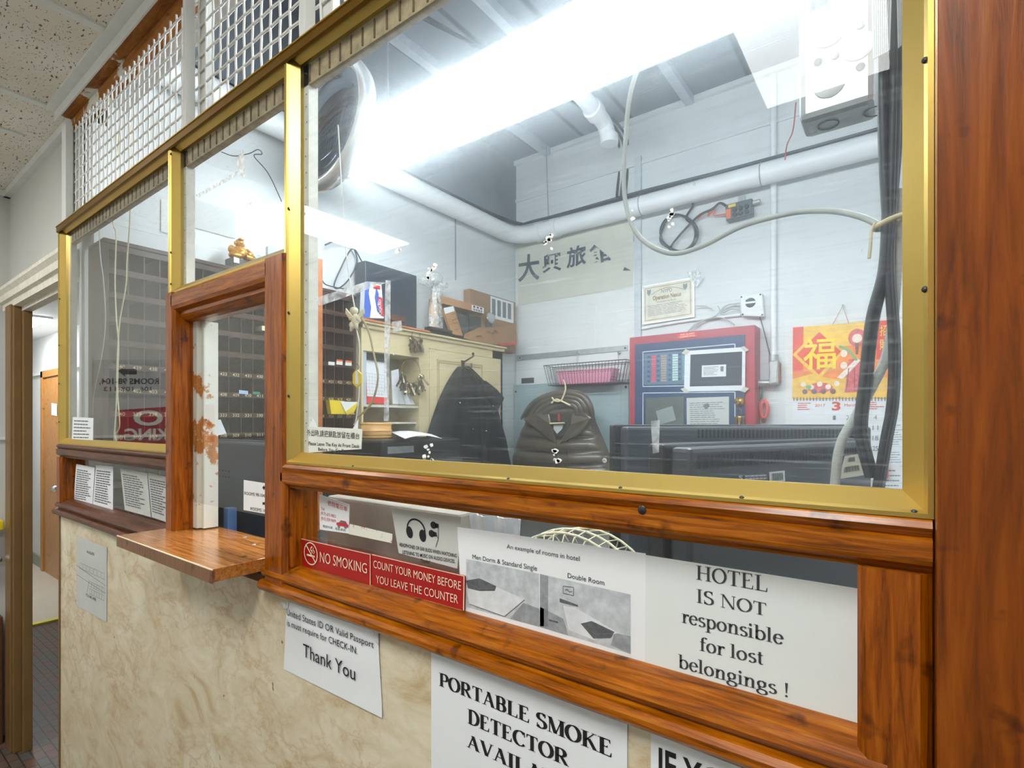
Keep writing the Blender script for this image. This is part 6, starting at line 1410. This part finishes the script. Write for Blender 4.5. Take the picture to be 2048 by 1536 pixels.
# desk
DZ = 1.0
dk = thing('office_desk', 'long dark office desk behind the counter', 'desk', (-.8, .5, DZ))
MB().box((-2.05, .11, DZ - .04), (.45, .92, DZ)).build('desk_top', mat('dark_desk_laminate', (70, 58, 50), .4), dk, .004)
for x in (-2.0, -.8, .38): MB().box((x, .14, 0), (x + .05, .88, DZ - .04)).build('leg', BLACKP, dk)
def monitor(label, A, B, zt_, zb_, th, m, slots, group='monitors on the desk'):
    """a screen seen from behind: A, B plan ends of its rear face, body reaching away from the panes"""
    A, B = Vector((*A, 0)), Vector((*B, 0)); d = (B - A).normalized(); n = Vector((-d.y, d.x, 0))
    if n.y < 0: n = -n
    ce = (A + B) / 2 + n * th / 2; r = thing('computer_monitor', label, 'monitor', (ce.x, ce.y, DZ + .0005), group)
    W = (B - A).length; MW = Matrix(((d.x, n.x, 0, A.x), (d.y, n.y, 0, A.y), (0, 0, 1, 0), (0, 0, 0, 1)))
    MB().box((0, 0, zb_), (W, th * .55, zt_), MW).build('rear_case', m, r, .006)
    MB().box((-.012, th * .55, zb_ - .01), (W + .012, th, zt_ + .004), MW).build('bezel', BLACKP, r, .004)
    MB().box((W * .4, th * .1, DZ + .012), (W * .6, th * .8, zb_ + .05), MW).build('stand_neck', m, r, .003)
    MB().box((W * .22, -.03, DZ + .0005), (W * .78, th + .06, DZ + .014), MW).build('stand_base', m, r, .003)
    q = [MW @ Vector(p) for p in ((0, -.0005, zt_), (W, -.0005, zt_), (W, -.0005, zb_), (0, -.0005, zb_))]
    mb = MB()
    for s0, s1, t0, t1, k in slots:
        for i in range(k):
            s = s0 + (s1 - s0) * i / k; patch(mb, q, s, t0, s + (s1 - s0) / k * .55, t1, .0008)
    mb.build('vent_slot', mat('slot_black', (16, 17, 18), .7), r, fixn=False)
    return r, q, MW, W
MA = mat('slate_monitor_plastic', (66, 72, 80), .42, var=.08, scale=40); MBk = mat('dark_monitor_plastic', (56, 60, 66), .4, var=.08, scale=40)
r, q, MW, W = monitor('larger dark monitor seen from behind, in front of the fire alarm panel', (-.4245, .37), (-.0525, .71), 1.561, 1.12, .07, MA, [(.28, .97, .012, .05, 44), (.28, .6, .07, .13, 20), (.66, .97, .07, .13, 20)])
for s, t_ in ((.12, .09), (.63, .085)):
    MB().lathe([(0, .001), (.011, .001), (.013, 0)], Matrix.Translation(bil(q, s, t_)) @ (MW.to_3x3().to_4x4()) @ Matrix.Rotation(math.pi / 2, 4, 'X'), 16).build('round_recess', BLACKP, r)
r, q, MW, W = monitor('nearer dark monitor with barcode stickers seen from behind, beside the cable bundle', (-.215, .10), (-.045, .535), 1.5375, 1.1, .06, MBk, [(.03, .97, .02, .06, 54), (.1, .4, .62, .63, 5), (.1, .4, .66, .67, 5), (.1, .4, .70, .71, 5)])
def onq(q, u, v):
    d_ = _d(u, v); nn = (q[1] - q[0]).cross(q[3] - q[0]); p = C0 + d_ * ((q[0] - C0).dot(nn) / d_.dot(nn)); e = p - q[0]
    return e.dot(q[1] - q[0]) / (q[1] - q[0]).length_squared, e.dot(q[3] - q[0]) / (q[3] - q[0]).length_squared
sub = lambda *pp: [bil(q, *onq(q, u, v)) for u, v in pp]
q2 = sub((1476, 950), (1532, 947), (1532, 963), (1476, 963))
mb = MB(); text(mb, 'S', [bil(q2, .0, .1), bil(q2, .14, .1), bil(q2, .14, .75), bil(q2, .0, .75)], .001, .03); fineprint(mb, q2, 2, .22, 1, .1, .85, .6, 71, .001, .05); mb.build('maker_mark', mat('pale_grey_print', (196, 200, 202), .5), r, fixn=False)
for P_, m, nm in ((((1537, 944), (1568, 941), (1569, 962), (1538, 965)), PAPER, 'barcode_sticker'), (((1688, 912), (1714, 908), (1728, 950), (1676, 958)), mat('cream_sticker', (214, 208, 184), .6), 'serial_sticker')):
    q2 = sub(*P_); mb = MB(); patch(mb, q2, 0, 0, 1, 1, .001); o = mb.build(nm, m, r, fixn=False); mb = MB()
    for k in range(16):
        w_ = .72 / 16 * (.35 + .4 * (k % 3) / 2); s = .14 + .72 * k / 16
        if nm[0] == 'b': patch(mb, q2, s, .15, s + w_, .85, .0018)
        else:
            patch(mb, q2, s, .5, s + w_, .74, .0018)
            if 2 < k < 13: patch(mb, q2, s, .1, s + w_, .3, .0018)
    mb.build('barcode', INK, o, fixn=False)
monitor('dark grey monitor seen from behind through the service pane', (-1.735, .17), (-1.35, .17), 1.513, 1.1, .07, mat('blue_grey_monitor', (52, 58, 67), .4), [(.1, .5, .2, .21, 8), (.1, .5, .24, .25, 8)])
tag(MB().box((PY(457, 1040, .125).x, .112, DZ + .001), (PY(466, 1040, .125).x, .135, 1.34)).build('blue_folder', mat('dull_blue', (92, 122, 170), .5)), 'narrow dull blue folder standing behind the service slot', 'folder')
tag(MB().box((-1.3, .12, DZ + .001), (-1.06, .3, 1.27)).build('black_speaker', BLACKP, None, .006), 'black box on the desk behind the service slot', 'box')
a, b = PY(660, 990, .13), PY(925, 1010, .13)
tag(MB().box((a.x, .12, DZ + .001), (b.x, .3, a.z)).build('computer_case', mat('grey_beige_case', (168, 160, 146), .5), None, .006), 'grey-beige computer case behind the low pane', 'computer')
# white cloth, fan
q0 = [PY(u, v, .117) for u, v in ((932, 1030), (1036, 1040), (1040, 1180), (932, 1170))]
tag(sheet(q0, mat('white_cloth', (206, 210, 214), .9, var=.1, scale=40), 'white_cloth', None, .004, 30, 10, lambda s, t: -.012 - .008 * math.sin(16 * s + 3 * t) - .004 * math.sin(31 * s)), 'white cloth draped behind the photo sheet', 'cloth')
fc = PY(1150, 1170, .2); fc.z = 1.255; FRr = .138
fa = thing('desk_fan', 'desk fan with a cream wire guard behind the low pane', 'fan', (fc.x, fc.y, DZ))
CW = mat('cream_wire', (226, 218, 188), .35)
def circ(R, y, n=40): return [(fc.x + R * math.cos(2 * math.pi * k / n), y, fc.z + R * math.sin(2 * math.pi * k / n)) for k in range(n)]
mb = MB()
for R, y in ((FRr, fc.y), (FRr * .99, fc.y - .03), (FRr * .95, fc.y + .05)): mb.tube(circ(R, y), .0022, 6, closed=True)
for k in range(44):
    a_ = 2 * math.pi * k / 44; ca, sa = math.cos(a_), math.sin(a_)
    mb.tube([(fc.x + r_ * ca, y, fc.z + r_ * sa) for r_, y in ((.03, fc.y - .06), (FRr * .7, fc.y - .055), (FRr * .97, fc.y - .035), (FRr, fc.y), (FRr * .95, fc.y + .05), (.04, fc.y + .08))], .0012, 5)
mb.build('wire_guard', CW, fa)
MB().lathe([(0, .012), (.03, .01), (.032, 0)], Matrix.Translation((fc.x, fc.y - .062, fc.z)) @ Matrix.Rotation(math.pi / 2, 4, 'X'), 20).build('hub_cap', CW, fa)
for k in range(3):
    a0 = k * 2.094
    MB().grid(lambda s, t: Vector((fc.x + (.02 + .1 * t) * math.cos(a0 + (s - .5) * 1.5), fc.y - .005 + .022 * (s - .5), fc.z + (.02 + .1 * t) * math.sin(a0 + (s - .5) * 1.5))), 8, 6).build('blade', mat('grey_blade', (150, 152, 150), .3), fa)
MB().lathe([(0, 0), (.04, 0), (.04, .07), (.025, .09), (0, .09)], Matrix.Translation((fc.x, fc.y + .08, fc.z)) @ Matrix.Rotation(-math.pi / 2, 4, 'X'), 20).build('motor', CW, fa)
MB().tube([(fc.x, fc.y + .11, fc.z - .03), (fc.x, fc.y + .11, DZ + .03)], .014, 10).lathe([(0, 0), (.09, 0), (.085, .025), (.02, .035), (0, .035)], Matrix.Translation((fc.x, fc.y + .09, DZ + .0005)), 28).build('stand', CW, fa)
# ================================================================== ON THE LOBBY WALL FACING THE DOORWAY END (these mirror faintly in the narrow pane)
XW = -3.618
def VW(u, v):
    p = PX(u, v, XW); return Vector((XW, .029 - p.y, p.z))
q = [VW(330, 722), VW(190, 722), VW(190, 792), VW(330, 792)]
ds = thing('wall_direction_sign', 'grey wall sign with an arrow to the low numbered rooms, on the lobby end wall', 'sign', tuple(q[0]))
mb = MB(); q = [p + Vector((.001, 0, 0)) for p in q]
rowW = lambda u0, u1, va, vb: [VW(u0, va), VW(u1, va), VW(u1, vb), VW(u0, vb)]
nx = Vector((.002, 0, 0))
def textW(s, qq, bold=0):
    vs_, fs_ = glyphs(s, bold); x0 = min(p[0] for p in vs_); x1 = max(p[0] for p in vs_)
    lay(mb, vs_, fs_, qq, x0, x1, CAP, nx, 1.0)
textW('ROOMS 98-104,', rowW(319, 200, 757, 768), .02); textW('106, 108-113', rowW(304, 209, 774, 782), .02)
mb.add([VW(u, v) + nx for u, v in ((237, 742), (252, 733), (252, 738), (275, 738), (275, 749), (252, 749), (252, 754))], [tuple(range(7))])
mb.build('lettering', INK, ds, fixn=False)
sheet([Vector((XW, VW(333, 720).y, VW(333, 720).z)), Vector((XW, VW(188, 720).y, VW(188, 720).z)), Vector((XW, VW(188, 720).y, VW(188, 795).z)), Vector((XW, VW(333, 720).y, VW(333, 795).z))], mat('grey_wall_sign', (184, 184, 181), .6), 'sign_board', ds, .0008)
q = [VW(420, 808), VW(238, 820), VW(238, 890), VW(420, 884)]
ns = thing('wall_no_smoking_sign', 'large red no smoking sign on the lobby end wall', 'sign', tuple(q[0]))
sheet(q, mat('red_sign_enamel', (176, 26, 38), .45), 'board', ns, .001)
mb = MB(); textW('NO', rowW(380, 268, 822, 850), .03); textW('SMOKING', rowW(405, 250, 858, 880), .03)
mb.build('lettering', PAPER2, ns, fixn=False)
# slivers of things by the lobby end wall
tag(MB().box((-3.6, -.25, .0), (-3.53, .02, .62)).build('wooden_bin', mat('brown_bin', (96, 58, 36), .6), None, .004), 'brown wooden bin against the lobby end wall beside the doorway', 'bin')
tag(MB().box((-3.6, -.2, 1.045), (-3.52, .022, 1.09)).build('yellow_tray', YEL, None, .004), 'yellow tray edge on the lobby end wall beside the doorway', 'tray')
tag(MB().tube([(-3.56, -.2, .9), (-3.56, .018, .9)], .02, 12).build('chrome_rail', CHROME), 'chrome rail end below the yellow tray by the doorway', 'rail')
